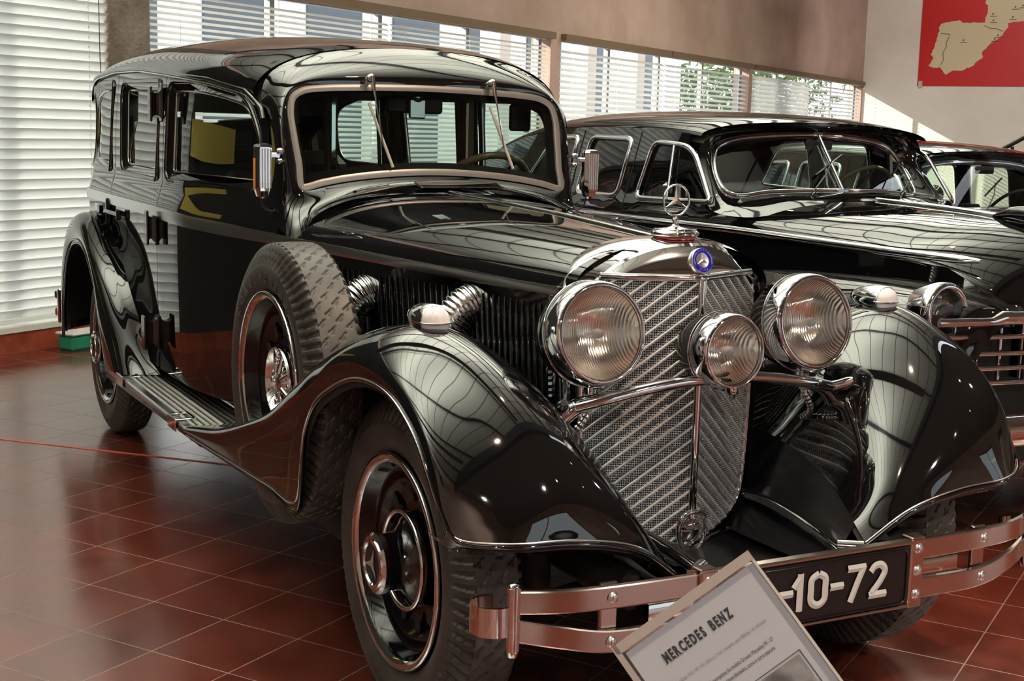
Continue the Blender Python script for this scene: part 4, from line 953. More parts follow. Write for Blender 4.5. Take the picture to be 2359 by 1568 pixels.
for s in (-1, 1):
    G = np.array(ST, float); G[..., 1] *= s
    A = surf(G, 130, 46)
    b_ = MB(); b_.grid(A, flip=(s < 0)); wg = P_(b_, 'front_wing', PAINT)
    # rolled edge, returns inward
    e = A[:, 0]; e2 = e.copy(); e2[:, 1] -= s*.03; 
    ctr = np.array([0, 0, .436]); d_ = e-ctr; d_[:, 1] = 0; d_ /= np.linalg.norm(d_, axis=1)[:, None]
    b_ = MB(); b_.tube(e, .006, 8); b_.tube(A[-1], .006, 8); P_(b_, 'wing_bead', PAINT, wg)
    # bright line just outside the opening
    e3 = A[30:, 1]; b_ = MB(); b_.tube(np.array([a+(b-a)*.30 for a, b in zip(A[:, 0], A[:, 2])])+[0, s*.003, 0], .0032, 6)
    b_.tube(np.array([a+(b-a)*.45 for a, b in zip(A[-1], A[-4])])+[.002, 0, 0], .0028, 6); P_(b_, 'wing_moulding', ALU, wg)
    # lower skirt of the front edge turns down and in
    lo = A[-1].copy(); lo2 = lo+np.array([-.03, 0, -.028]); lo3 = lo+np.array([-.10, 0, -.03]); b_ = MB(); b_.grid(np.array([lo, lo2, lo3])); P_(b_, 'wing_lip', PAINT, wg)
    # inner wing (wheel arch lining) and apron to the frame
    U = A[::4, ::5].copy(); U[..., 2] -= .02; U[..., 1] -= 0; b_ = MB(); b_.grid(U*np.array([1, .985, 1])); P_(b_, 'wheel_arch', UNDER, wg)
    I = A[::3, -1]; b_ = MB(); tt = np.linspace(0, 1, len(I)); J = np.array([(p[0]+.01*t, s*(.33-.10*t**3), .60-.10*t) for p, t in zip(I, tt)]); K = np.array([(p[0], s*.20, .44) for p in J])
    b_.grid(surf(np.array([I[::4], (I+J)[::4]/2+[0, 0, -.015], J[::4], K[::4]]), 14, 40)); P_(b_, 'inner_apron', APR, wg)
    # curved frame horn and spring eye
    b_ = MB(); hp = crom([(.06, s*.285, .520), (.20, s*.262, .535), (.36, s*.238, .532), (.50, s*.222, .512), (.60, s*.214, .490)], 20)
    b_.tube(hp, .016, 12, flat=1.2); b_.lathe([(.0, .04), (.028, .04), (.032, .03), (.032, -.03), (.028, -.04), (0, -.04)], (.615, s*.212, .487), (0, 1, 0), 20); P_(b_, 'frame_horn', PAINT)
    # side marker lamp on the crown
    pc = np.array([.088, s*.748, 1.088]); n1 = np.array([.10, 0, 0])
    b_ = MB(); A3 = []
    for x, r in ((-.125, .001), (-.115, .014), (-.09, .027), (-.05, .038), (-.01, .0425), (.026, .0425), (.030, .040)):
        A3.append([pc+np.array([x, r*math.cos(a), r*math.sin(a)+.0]) for a in np.linspace(0, 2*PI, 32, endpoint=False)])
    b_.grid(np.array(A3), cv=True); mk = P_(b_, 'marker_lamp', CHROME)
    b_ = MB(); b_.lathe([(.0395, .028), (.037, .038), (.029, .048), (.016, .054), (0, .056)], pc, (1, 0, 0), 30); P_(b_, 'white_lens', WHITEL, mk, 'white dome lens')
    b_ = MB(); b_.tube([pc+np.array([.02+.04*math.sin(a), s*0+.041*math.cos(a), -.003]) for a in np.linspace(0, PI, 20)], .0028, 6); b_.tube([pc+np.array([.021, .0405*math.cos(a), .0405*math.sin(a)]) for a in np.linspace(0, 2*PI, 32, endpoint=False)], .0022, 6, closed=True); P_(b_, 'lens_band', CHROME, mk)
RIBL = mat('pale_rib', (0.48, 0.47, 0.44), 0.32, 0.15)
# ---- rear wings
RS = [
 [(-3.22, 0.905, 0.4), (-3.14, 0.915, 0.43), (-2.89, 0.9, 0.445), (-2.84, 0.7999999999999999, 0.447), (-2.8, 0.73, 0.449)],
 [(-3.27, 0.905, 0.49), (-3.2, 0.92, 0.54), (-3.07, 0.9, 0.575), (-3.02, 0.82, 0.595), (-2.96, 0.76, 0.605)],
 [(-3.33, 0.905, 0.585), (-3.28, 0.925, 0.66), (-3.22, 0.905, 0.705), (-3.2, 0.83, 0.73), (-3.19, 0.775, 0.745)],
 [(-3.43, 0.905, 0.745), (-3.39, 0.925, 0.82), (-3.4, 0.905, 0.875), (-3.42, 0.84, 0.905), (-3.44, 0.78, 0.92)],
 [(-3.59, 0.905, 0.88), (-3.56, 0.925, 0.95), (-3.6, 0.905, 1.005), (-3.63, 0.845, 1.03), (-3.68, 0.785, 1.035)],
 [(-3.74, 0.905, 0.94), (-3.74, 0.925, 1.01), (-3.75, 0.905, 1.065), (-3.77, 0.865, 1.09), (-3.8, 0.785, 1.085)],
 [(-3.9, 0.905, 0.95), (-3.92, 0.925, 1.01), (-3.95, 0.905, 1.075), (-3.96, 0.865, 1.1), (-3.97, 0.78, 1.1)],
 [(-4.08, 0.905, 0.905), (-4.12, 0.92, 0.95), (-4.18, 0.9, 1.0), (-4.2, 0.85, 1.03), (-4.22, 0.76, 1.045)],
 [(-4.22, 0.905, 0.785), (-4.28, 0.915, 0.81), (-4.36, 0.89, 0.85), (-4.4, 0.84, 0.875), (-4.44, 0.72, 0.9)],
 [(-4.315, 0.905, 0.6), (-4.38, 0.91, 0.61), (-4.47, 0.88, 0.64), (-4.52, 0.82, 0.66), (-4.57, 0.7, 0.68)],
 [(-4.345, 0.905, 0.4), (-4.41, 0.905, 0.4), (-4.5, 0.87, 0.41), (-4.56, 0.81, 0.42), (-4.62, 0.68, 0.43)],
]
for s in (-1, 1):
    G = np.array(RS, float); G[..., 1] *= s; A = surf(G, 90, 36)
    b_ = MB(); b_.grid(A, flip=(s < 0)); wg = P_(b_, 'rear_wing', PAINT)
    b_ = MB(); b_.tube(A[:, 0], .006, 8); P_(b_, 'wing_bead', PAINT, wg)
    b_ = MB(); b_.tube(np.array([a+(b-a)*.4 for a, b in zip(A[:, 0], A[:, 6])])+[0, s*.004, 0], .003, 6); P_(b_, 'wing_moulding', PAINT, wg)
    U = A[::3, ::5].copy(); U[..., 2] -= .015; b_ = MB(); b_.grid(U*np.array([1, .98, 1])); P_(b_, 'wheel_arch', UNDER, wg)
    b_ = MB(); b_.grid(np.array([[(x, s*.60, z) for z in np.linspace(.35, 1.0, 4)] for x in np.linspace(-4.4, -3.2, 8)])); P_(b_, 'inner_panel', UNDER, wg)
    # ---- running board
    b_ = MB(); b_.box((-2.42, s*.765, .418), (1.70, .275, .030), bev=.004); rb = P_(b_, 'running_board', RIBMAT)
    for i in range(9):
        y = .665+i*.0255; b_ = MB()
        x0, x1 = -3.02-.01*i, -1.60-.03*(8-i)*.4
        b_.tube([(x0, s*y, .434), (x0+.01, s*y, .438), (x1-.01, s*y, .438), (x1, s*y, .434)], .0075, 8, flat=1.0); P_(b_, 'tread_rib', RIBL if i > 3 else RIBMAT, rb)
    b_ = MB(); b_.box((-2.475, s*.905, .424), (1.45, .012, .030), bev=.004); b_.box((-2.475, s*.893, .439), (1.45, .028, .006), bev=.002); P_(b_, 'edge_strip', ALU, rb)
    b_ = MB(); b_.add([(-3.20, s*.912, .412), (-3.20, s*.912, .385), (-1.74, s*.912, .412), (-1.74, s*.912, .430), (-3.20, s*.88, .412), (-3.20, s*.88, .385), (-1.74, s*.88, .412), (-1.74, s*.88, .430)], [(0, 1, 2, 3), (4, 7, 6, 5), (0, 3, 7, 4), (1, 5, 6, 2)], False); P_(b_, 'lower_valance', PAINT, rb)
    for x in (-2.86, -1.92):
        b_ = MB(); 
        for dx in (-.055, .055): b_.box((x+dx, s*.880, .447), (.018, .075, .008), bev=.002)
        b_.box((x, s*.845, .447), (.12, .014, .008), bev=.002); b_.box((x, s*.918, .427), (.12, .006, .05), bev=.002); P_(b_, 'step_clasp', CHROME, rb)
# ---- wheels
def tyre_mesh(R=.436, half=.097):
    prof = [(.279, .066), (.292, .080), (.315, .092), (.340, .097), (.360, .0965), (.372, .0935), (.392, .087), (.410, .078), (.424, .0695), (.431, .0635), (.4345, .055), (.4355, .045), (.436, .03), (.4362, .015), (.4364, 0)]
    full = prof+[(r, -y) for r, y in prof[::-1][1:]]
    P = crom(np.array(full), 118); NA = 960; NR = 80
    a = np.arange(NA)*2*PI/NA; T = np.zeros((NA, 118, 3))
    r = P[:, 0][None, :].repeat(NA, 0).copy(); y = P[:, 1][None, :].repeat(NA, 0).copy(); AA = a[:, None].repeat(118, 1)
    # shoulder ribs
    ph = (AA*NR/(2*PI)+(r-.37)*4.0) % 1.0; z_ = (r > .366) & (np.abs(y) > .058); dep = np.clip((r-.366)/.02, 0, 1)*.009
    r = np.where(z_ & (ph > .42) & (ph < .93), r-dep*.5, r); y = np.where(z_ & (ph > .42) & (ph < .93), y-np.sign(y)*dep*.8, y)
    # tread cuts: staggered y-shaped sipes
    tr = (np.abs(y) <= .058) & (r > .43)
    lane = np.floor((y+.058)/.029); yl = ((y+.058)/.029) % 1.0; pa = (AA*NR*.6/(2*PI)+lane*.37) % 1.0
    l1 = (np.abs(pa-.20-.45*yl) < .045) & (yl > .04); l2 = (np.abs(yl-.62-.5*(pa-.48)) < .07) & (pa > .12) & (pa < .46)
    r = np.where(tr & ((l1 & (yl < .90)) | l2), r-.0048, r)
    T[..., 0] = r*np.cos(AA); T[..., 1] = y; T[..., 2] = r*np.sin(AA)
    # sidewall ring line
    return T
TY = tyre_mesh()
WH = {}
def letters_ring(b_, word, R, a0, da, y, size, s=-1):
    for i, ch in enumerate(word):
        V, F = text_geo(ch, size, .0022, .0008)
        if not len(V): continue
        a = math.radians(a0-(i-(len(word)-1)/2)*da)
        rt = np.array([math.sin(a), 0, -math.cos(a)]); up = np.array([math.cos(a), 0, math.sin(a)])
        b_.add([np.array([0, y, 0])+up*R+rt*v[0]*.8+up*v[1]+np.array([0, -v[2]*1.0, 0]) for v in V], F, False)
def make_wheel(parent_label=None, spare=False):
    """outer face toward -y"""
    b_ = MB(); A = TY.copy()
    b_.grid(A.transpose(0, 1, 2)[:, ::-1], cu=True)
    ty = b_
    rim = MB(); rim.lathe([(.268, .02), (.275, .072), (.286, .083), (.290, .090), (.284, .096), (.272, .094), (.262, .084)], (0, 0, 0), (0, -1, 0), 72)
    disc = MB(); disc.lathe([(.266, .086), (.256, .074), (.25, .045), (.24, .038), (.225, .040), (.215, .048), (.205, .046), (.198, .030), (.15, .022), (.125, .028), (.10, .03), (0, .03)], (0, 0, 0), (0, -1, 0), 72)
    slots = MB()
    for k in range(12):
        a = k*PI/6; c_ = np.array([.172*math.cos(a), -.034, .172*math.sin(a)]); rt = np.array([-math.sin(a), 0, math.cos(a)]); up = np.array([math.cos(a), 0, math.sin(a)])
        V = [c_+.017*math.cos(t)*rt+.026*math.sin(t)*up for t in np.linspace(0, 2*PI, 16, endpoint=False)]; slots.add(V, [tuple(range(16))], False)
    cap_ = MB(); cap2 = MB(); star = MB()
    if not spare:
        cap_.tube([(.130*math.cos(t), -.062, .130*math.sin(t)) for t in np.linspace(0, 2*PI, 60, endpoint=False)], .0075, 10, closed=True)
        cap2.lathe([(.13, .045), (.118, .052), (.095, .060), (.078, .080), (.074, .118), (.076, .124)], (0, 0, 0), (0, -1, 0), 48)
        star.lathe([(.076, .120), (.082, .126), (.082, .142), (.074, .148), (.066, .146), (.064, .150), (.056, .152), (.053, .146)], (0, 0, 0), (0, -1, 0), 40)
    else:
        cap_.lathe([(.116, .030), (.119, .052), (.113, .060), (.104, .050), (.098, .034), (.06, .026), (.045, .038), (.03, .05), (.022, .058), (0, .060)], (0, 0, 0), (0, -1, 0), 56)
        for k in range(6):
            a = k*PI/3; c_ = (.076*math.cos(a), -.03, .076*math.sin(a)); cap_.lathe([(0, .024), (.010, .022), (.014, .010), (.014, 0)], c_, (0, -1, 0), 12)
        for k in range(6):
            a = k*PI/3+.5; cap_.tube([(.03*math.cos(a), -.05, .03*math.sin(a)), (.095*math.cos(a), -.036, .095*math.sin(a))], [.010, .007], 8)
    return ty, rim, disc, slots, cap_, cap2, star
ty, rim, disc, slots, cap_, cap2, star = make_wheel()
let = MB(); letters_ring(let, 'CONTINENTAL', .330, 98, 9.5, -.0960, .044); letters_ring(let, 'CONTINENTAL', .330, -82, 9.5, -.0960, .044)
st_ = MB(); star3(st_, np.array([0, -.150, 0]), .048, .010, .006, (1, 0, 0), (0, 0, 1)); core = MB(); core.lathe([(0, .147), (.054, .147)], (0, 0, 0), (0, -1, 0), 32)
first = {}
WHB = mat('wheel_black', (.004, .004, .005), .08, ior=1.5)
def place_wheel(c, s, rotx=0.0, spare=False):
    key = 'spare' if spare else 'road'
    if spare and 'spare' not in first:
        _, r2, d2, s2, c2, _, _ = make_wheel(spare=True)
        def mk(mb, n, m): o = mb.build(n, m, ang=45); me = o.data; bpy.data.objects.remove(o); return me
        first['spare'] = [(mk(c2, 'wheel_hub', CHROME), 'wheel_hub')]
    if 'tyre' not in first:
        def mk(mb, n, m, ang=None): o = mb.build(n, m, ang=ang); me = o.data; bpy.data.objects.remove(o); return me
        first['disc'] = mk(disc, 'wheel_disc', WHB); first['tyre'] = mk(ty, 'tyre', RUBBER); first['rim'] = mk(rim, 'rim', CHROME); first['slots'] = mk(slots, 'disc_slots', BLACKM)
        first['road'] = [(mk(cap_, 'hub_ring', CHROME), 'hub_ring'), (mk(cap2, 'hub_drum', PAINT2), 'hub_drum'), (mk(star, 'hub_cap', CHROME, 40), 'hub_cap'), (mk(st_, 'hub_star', SILV), 'hub_star'), (mk(core, 'hub_face', BLACKM), 'hub_face')]
        first['let'] = mk(let, 'tyre_lettering', mat('raised_rubber', (.065, .06, .055), .4))
    w_ = bpy.data.objects.new('spare_wheel' if spare else 'wheel', first['disc']); COL.objects.link(w_); w_.parent = CAR
    w_.location = Vector(c)-CO; w_.rotation_euler = (0, 0 if s < 0 else 0, 0 if s < 0 else PI)
    if rotx: w_.rotation_euler = (0, rotx, w_.rotation_euler[2])
    for me, n in [(first['tyre'], 'tyre'), (first['rim'], 'rim'), (first['slots'], 'disc_slots'), (first['let'], 'tyre_lettering')][:4 if spare else 3]+first[key]:
        o = bpy.data.objects.new(n, me); COL.objects.link(o); o.parent = w_
    return w_
for x in (0.0, -3.75):
    for s in (-1, 1): place_wheel((x, s*.716, .436), s, 0.3+x)
place_wheel((-.80, -.805, .775), -1, 0.0, True)
b_ = MB(); b_.tube([(-1.02, -.70, 1.165), (-1.13, -.72, 1.165)], .012, 10); P_(b_, 'spare_wheel_strap', CHROME)
# axle
b_ = MB(); b_.tube([(0, -.62, .42), (0, .62, .42)], .035, 12); b_.box((.30, -.40, .47), (.5, .06, .10), bev=.02); b_.box((.30, .40, .47), (.5, .06, .10), bev=.02)
for s in (-1, 1): b_.tube([(.12, s*.45, .62), (.12, s*.45, .36)], .05, 14); b_.tube([(.2, s*.36, .36), (.34, s*.56, .40), (.36, s*.64, .45)], .022, 8)
P_(b_, 'front_axle', UNDER)
b_ = MB(); b_.tube([(-3.75, -.62, .42), (-3.75, .62, .42)], .05, 12); P_(b_, 'rear_axle', UNDER)
# silencer behind the front wheel
b_ = MB(); b_.tube([(-1.3, -.55, .27), (-.62, -.55, .27)], .085, 20); b_.tube([(-.62, -.62, .09), (-.2, -.62, .12)], .05, 14); P_(b_, 'silencer', UNDER)
# ---- bumper
def bar(mb, zc, h, xs_, t=.012):
    A = []
    for x, y, z in xs_:
        A.append([(x, y, z+h/2), (x+t*.85, y, z+h/2-.001), (x+t, y, z+h*.42), (x+t, y, z-h*.42), (x+t*.85, y, z-h/2+.001), (x, y, z-h/2), (x-.002, y, z)])
    mb.grid(np.array(A), cv=True)
def ycurve(zf): return crom([(.655, -.795, zf(.795)), (.690, -.70, zf(.70)), (.708, -.58, zf(.58)), (.716, -.35, zf(.35)), (.720, 0, zf(0)), (.716, .35, zf(.35)), (.708, .58, zf(.58)), (.690, .70, zf(.70)), (.655, .795, zf(.795))], 60)
b_ = MB(); bar(b_, 0, .055, ycurve(lambda y: .537)); bm = P_(b_, 'bumper', BUMPER, ang=20)
b_ = MB(); bar(b_, 0, .055, ycurve(lambda y: .433+max(0, y-.58)/.215*.040)); P_(b_, 'lower_bar', BUMPER, bm, ang=20)
for s in (-1, 1):
    b_ = MB(); bar(b_, 0, .042, [(.712, s*y, .487) for y in ((.30, .36, .42, .48) if s > 0 else (.48, .42, .36, .30))]); P_(b_, 'middle_bar', CHROME, bm, ang=40)
    b_ = MB(); b_.box((.698, s*.575, .487), (.014, .045, .160), bev=.003); P_(b_, 'cross_plate', BUMPER, bm)
    b_ = MB(); b_.box((.734, s*.325, .480), (.012, .046, .182), bev=.004); b_.box((.720, s*.325, .572), (.040, .046, .008), bev=.003); P_(b_, 'clamp_plate', BUMPER, bm)
    for y, z, x in ((.575, .537, .721), (.575, .433, .721), (.325, .545, .740), (.325, .487, .740), (.325, .425, .740)):
        b_ = MB(); b_.lathe([(0, .008), (.007, .007), (.0125, .003), (.0145, 0)], (x, s*y, z), (1, 0, 0), 16); P_(b_, 'rivet', SILV, bm)
    b_ = MB(); b_.tube([(.668, s*.800, .575), (.668, s*.800, .430)], .0155, 14); b_.lathe([(0, .012), (.012, .010), (.014, 0)], (.668, s*.80, .573), (0, 0, 1), 12); b_.lathe([(0, .02), (.012, .016), (.014, 0)], (.668, s*.80, .432), (0, 0, -1), 12); P_(b_, 'hinge_pin', CHROME, bm)
    b_ = MB(); pts = crom([(.665, s*.80, .495), (.665, s*.835, .495), (.640, s*.868, .495), (.600, s*.872, .495), (.575, s*.845, .495), (.57, s*.80, .495)], 22); A = [[p+[0, 0, .034], p+[0, 0, -.034]] for p in pts]
    b_.grid(np.array(A)); A4 = np.array(A); A4[:, :, 0] -= .006; b_.grid(A4, flip=True); P_(b_, 'end_loop', CHROME, bm)
    b_ = MB(); b_.tube(crom([(.69, s*.44, .49), (.60, s*.40, .49), (.45, s*.36, .47)], 10), .022, 10); b_.tube([(.60, s*.27, .515), (.56, s*.215, .515)], .018, 10); P_(b_, 'bumper_iron', CHROME, bm)
    # rear bumper ends
    b_ = MB(); b_.box((-4.90, s*.83, .50), (.03, .03, .20), bev=.008); b_.box((-4.96, s*.55, .56), (.03, .60, .05), bev=.01); b_.box((-4.96, s*.55, .46), (.03, .60, .05), bev=.01); P_(b_, 'rear_bumper', CHROME)
# number plate
b_ = MB(); b_.box((.742, -.005, .482), (.012, .60, .155), bev=.006); PLB = mat('plate_black', (.008, .008, .009), .3); pl = P_(b_, 'number_plate', PLB)
b_ = MB(); o_ = rpoly([(-.290, .412), (.280, .412), (.280, .552), (-.290, .552)], .02, 6); b_.tube([(.750, y, z) for y, z in o_], .0032, 6, closed=True); P_(b_, 'plate_rim', PAINT2, pl)
b_ = MB(); b_.box((.738, -.005, .567), (.03, .60, .012), bev=.004); b_.box((.738, -.005, .400), (.022, .60, .008), bev=.003); P_(b_, 'plate_frame', BUMPER, pl)
b_ = MB()
def glyph(b_, strokes, y0, w_=.019, flip=1):
    for st in strokes:
        P = [np.array([.7515, y0+p[0], .487+p[1]]) for p in st]
        if len(P) > 2: P = list(crom(P, len(P)*5))
        L_ = []; 
        for i, p in enumerate(P):
            a = P[max(i-1, 0)]; c_ = P[min(i+1, len(P)-1)]; t = c_-a; t /= np.linalg.norm(t); n_ = np.array([0, -t[2], t[1]])
            L_.append([p-n_*w_/2, p+np.array([.0035, 0, 0]), p+n_*w_/2])
        b_.grid(np.array(L_), smooth=False)
H2 = .0475
G2 = {'1': [[(-.004, -H2), (-.004, H2)], [(-.002, H2-.008), (-.024, .012)]],
 '0': [[(0, H2-.008), (.020, .028), (.022, 0), (.020, -.028), (0, -H2+.008), (-.020, -.028), (-.022, 0), (-.020, .028), (0, H2-.008)]],
 '7': [[(-.030, H2-.009), (.028, H2-.009)], [(.022, H2-.010), (.004, 0), (-.016, -H2)]],
 '2': [[(-.026, .022), (-.014, H2-.012), (.006, H2-.010), (.020, .022), (.010, 0), (-.020, -H2+.014)], [(-.030, -H2+.009), (.028, -H2+.009)]],
 '-': [[(-.021, 0), (.021, 0)]],
 'A': [[(-.026, -H2), (0, H2)], [(.026, -H2), (0, H2)], [(-.014, -.014), (.014, -.014)]],
 'D': [[(-.020, -H2+.004), (-.020, H2-.004)], [(-.02, H2-.010), (.006, H2-.012), (.022, .02), (.022, -.02), (.006, -H2+.012), (-.02, -H2+.010)]]}
for ch, y in (('D', -.238), ('A', -.170), ('-', -.107), ('1', -.060), ('0', -.008), ('-', .050), ('7', .112), ('2', .184)): glyph(b_, G2[ch], y)
P_(b_, 'plate_characters', WHITEP, pl)
# ================================================================== second and third car
def saloon(lab, yc, dx, zf, kind, loc):
    T = lambda p: np.array([p[0]+dx, yc+p[1], float(np.interp(p[2], [0, 1.28, 1.70], zf))])
    TG = lambda A: np.apply_along_axis(T, -1, np.asarray(A, float))
    root = empty('saloon_car', lab, 'car', (-2+dx, yc, 0)); OFF = Vector(root.location)
    def Q(mb, n, m, parent=None, label=None, ang=None, normals=None):
        o = mb.build(n, m, None, label, ang, normals)
        if parent is None: o.location = -OFF; o.parent = root
        else: o.parent = parent
        return o
    bx = np.array([[-5.0, .66], [-4.6, .80], [-4.0, .86], [-3.0, .88], [-2.6, .87], [-2.3, .845], [-2.0, .80], [-1.75, .765], [-1.2, .72], [-.6, .62], [-.38, .50]]); bc = crom(bx, 300)
    W2 = lambda x: float(np.interp(x, bc[:, 0], bc[:, 1]))
    def sp(u, z, s):
        t = min(max((z-1.20)/.10, 0), 1); t = t*t*(3-2*t)
        ins = .035*t+.075*max(0, (z-1.28)/.3)**1.2
        return T((u, s*(W2(u)-ins), z))
    rz = lambda u: float(np.interp(u, [-4.6, -4.2, -3.8, -3.4, -3.0, -2.5, -2.2, -2.05], [1.26, 1.42, 1.53, 1.585, 1.60, 1.595, 1.575, 1.55]))
    wins = [rpoly([(-2.50, 1.255), (-1.97, 1.262), (-2.17, 1.515), (-2.46, 1.535)], [.05, .03, .09, .05], 6), rpoly([(-3.05, 1.255), (-2.66, 1.255), (-2.64, 1.545), (-3.03, 1.55)], .05, 5), rpoly([(-3.66, 1.27), (-3.18, 1.26), (-3.16, 1.548), (-3.42, 1.54)], [.05, .05, .05, .12], 6)]
    for s in (-1, 1):
        fn = lambda u, z, s=s: sp(u, z, s)
        outer = [(-4.95, .40), (-1.30, .40), (-1.30, 1.10), (-1.75, 1.20), (-1.97, 1.225), (-2.08, 1.32), (-2.17, 1.45)]+[(u, rz(u)) for u in np.linspace(-2.22, -4.6, 18)]
        X, F_, N_ = panel(outer, wins, fn, .08)
        if s > 0: F_ = [f[::-1] for f in F_]
        sg = -1 if np.mean(N_[:, 1])*s < 0 else 1
        b_ = MB(); b_.add(X, F_, True); bs = Q(b_, 'body_side', PAINT, normals=(N_*sg).tolist())
        for W_ in wins:
            b_ = MB(); b_.tube(np.array([fn(*p) for p in W_]), .011, 8, closed=True, flat=1.3); Q(b_, 'window_frame', CHROME, bs)
            X, F_, _ = panel(offs(W_, -.01), [], lambda u, z, fn=fn: fn(u, z)+[0, -s*.012, 0], .2); b_ = MB(); b_.add(X, F_, True); Q(b_, 'window_glass', GLASS, bs)
        b_ = MB(); b_.tube([fn(-2.25, 1.26)+[0, s*.004, 0], fn(-2.30, 1.525)+[0, s*.004, 0]], .007, 6); Q(b_, 'vent_divider', CHROME, bs)
        for u in (-2.58, -3.115):
            b_ = MB(); b_.tube([fn(u, z)+[0, s*.001, 0] for z in np.linspace(.5, 1.58, 14)], .003, 4); Q(b_, 'door_gap', BLACKM, bs)
            b_ = MB(); b_.tube(crom([fn(u-.03, 1.13)+[0, s*.01, 0], fn(u-.05, 1.132)+[0, s*.045, 0], fn(u-.15, 1.128)+[0, s*.05, 0], fn(u-.20, 1.125)+[0, s*.035, 0]], 10), .011, 8); Q(b_, 'door_handle', CHROME, bs)
        # waist trim along the doors and the bonnet side
        b_ = MB(); us = np.linspace(-4.5, -.50, 60); A = []
        for u in us:
            z = float(np.interp(u, [-4.5, -2.6, -1.8, -.5], [1.14, 1.155, 1.150, 1.125])); hw = .016*min(1, (-.49-u)/.03+.15)
            A.append([fn(u, z+hw)+[0, s*.002, 0], fn(u, z+hw*.6)+[0, s*.011, 0], fn(u, z-hw*.6)+[0, s*.012, 0], fn(u, z-hw)+[0, s*.002, 0]])
        b_.grid(np.array(A)); Q(b_, 'waist_trim', CHROME)
        # front wing bulging beside the bonnet
        st = []
        for x, yo, zt in ((-1.75, .90, .97), (-1.4, .92, 1.0), (-1.0, .93, 1.015), (-.7, .92, 1.015), (-.5, .89, 1.0), (-.38, .83, .965), (-.33, .76, .90)):
            yi = W2(x)-.02; st.append([(x, yo-.03, .50), (x, yo, .75), (x, yo-.03, zt-.10), (x, yo-.10, zt-.02), (x, (yi+yo)/2-.03, zt), (x, yi+.03, zt-.05), (x, yi-.03, zt-.20)])
        G = np.array(st); G[..., 1] *= s; b_ = MB(); b_.grid(surf(TG(G), 40, 30), flip=(s < 0)); Q(b_, 'front_wing', PAINT)
        st = []
        for x, yo, zt in ((-4.9, .80, .70), (-4.6, .88, .82), (-4.1, .92, .90), (-3.7, .92, .88), (-3.4, .90, .78)):
            st.append([(x, yo, .45), (x, yo+.01, .65), (x, yo-.03, zt-.03), (x, W2(x)-.02, zt)])
        G = np.array(st); G[..., 1] *= s; b_ = MB(); b_.grid(surf(TG(G), 30, 20), flip=(s < 0)); Q(b_, 'rear_wing', PAINT)
        # headlamp let into the wing
        hc = T((-.42, s*.815, .955)); b_ = MB(); b_.lathe([(.085, -.12), (.105, -.04), (.105, 0), (.09, .012), (.082, .004)], hc, (1, 0, .05), 40); hl = Q(b_, 'headlamp', CHROME)
        b_ = MB(); b_.lathe([(.083, .004), (.05, .02), (0, .026)], hc, (1, 0, .05), 32); Q(b_, 'lens', LENS, hl)
        b_ = MB(); b_.lathe([(.083, 0), (.06, -.04), (.02, -.06), (0, -.06)], hc, (1, 0, .05), 32); Q(b_, 'reflector', REFL, hl)
        for x in (-.95, -4.1):
            b_ = MB(); c_ = T((x, s*.76, .35)); c_[2] = .35
            b_.lathe([(.20, .08), (.26, .10), (.33, .085), (.35, .05), (.35, -.05), (.33, -.085)], c_, (0, s, 0), 40); wl_ = Q(b_, 'wheel', RUBBER)
            b_ = MB(); b_.lathe([(.21, .082), (.19, .06), (.13, .05), (.12, .07), (.06, .10), (0, .105)], c_, (0, s, 0), 32); Q(b_, 'hub_cap', CHROME, wl_)
    # roof
    rows = []
    for x in (-2.14, -2.3, -2.6, -3.0, -3.4, -3.8, -4.2, -4.6):
        y0 = abs(sp(x, rz(x), 1)[1]-yc); zc = float(np.interp(x, [-4.6, -4.2, -3.8, -3.4, -3.0, -2.6, -2.3, -2.12], [1.30, 1.50, 1.62, 1.685, 1.70, 1.692, 1.668, 1.64]))
        rows.append([(x-.0*abs(t), y0*math.copysign(math.sin(abs(t)*PI/2), t), rz(x)+(zc-rz(x))*max(0, 1-math.sin(abs(t)*PI/2)**2.5)**.5) for t in np.linspace(-1, 1, 21)])
    b_ = MB(); b_.grid(surf(TG(rows), 50, 41), flip=True); Q(b_, 'roof', PAINT)
    b_ = MB(); b_.grid(surf(TG(np.array(rows)*[1, .96, 1]-np.array([.02, 0, .035])), 16, 21)); Q(b_, 'roof_lining', LINING)
    # tail
    A = [[(-4.6-.0, y, 1.28-.02*abs(y)), (-4.9, y*.98, 1.10), (-5.2, y*.9, .85), (-5.25, y*.88, .5)] for y in np.linspace(-.80, .80, 13)]
    b_ = MB(); b_.grid(surf(TG(A), 20, 16)); Q(b_, 'boot', PAINT)
    # windscreen: V of two panes, header and scuttle around it
    V0 = .07 if kind == 'V' else .04
    fx = lambda y, z: -1.96-.78*(z-1.32)-V0*abs(y)/.58-.06*(y/.58)**2
    half = [(0, 1.318), (.2, 1.316), (.4, 1.308), (.56, 1.290), (.60, 1.310), (.615, 1.36), (.60, 1.44), (.565, 1.505), (.48, 1.545), (.3, 1.57), (.15, 1.579)]
    hb_ = both(half+[(0, 1.582)]); ro = crom(hb_, 96, closed=True)
    F3 = lambda y, z, o=0: np.array([fx(y, z)+o, y, z])
    outr = [(-1.70, 0, 1.275), (-1.70, .2, 1.272), (-1.72, .42, 1.255), (-1.78, .66, 1.205), (-1.96, .765, 1.225), (-2.07, .735, 1.32), (-2.16, .712, 1.44), (-2.19, .66, 1.56), (-2.16, .54, 1.615), (-2.12, .33, 1.635), (-2.12, .16, 1.639)]
    o3 = np.array([list(p) for p in outr]+[[-2.12, 0, 1.64]]+[[p[0], -p[1], p[2]] for p in outr[::-1] if p[1] > 0])
    i3 = np.array([F3(y, z) for y, z in hb_]); m3 = .5*i3+.5*o3; m3[:, 0] += .02; m3[:, 2] += .012
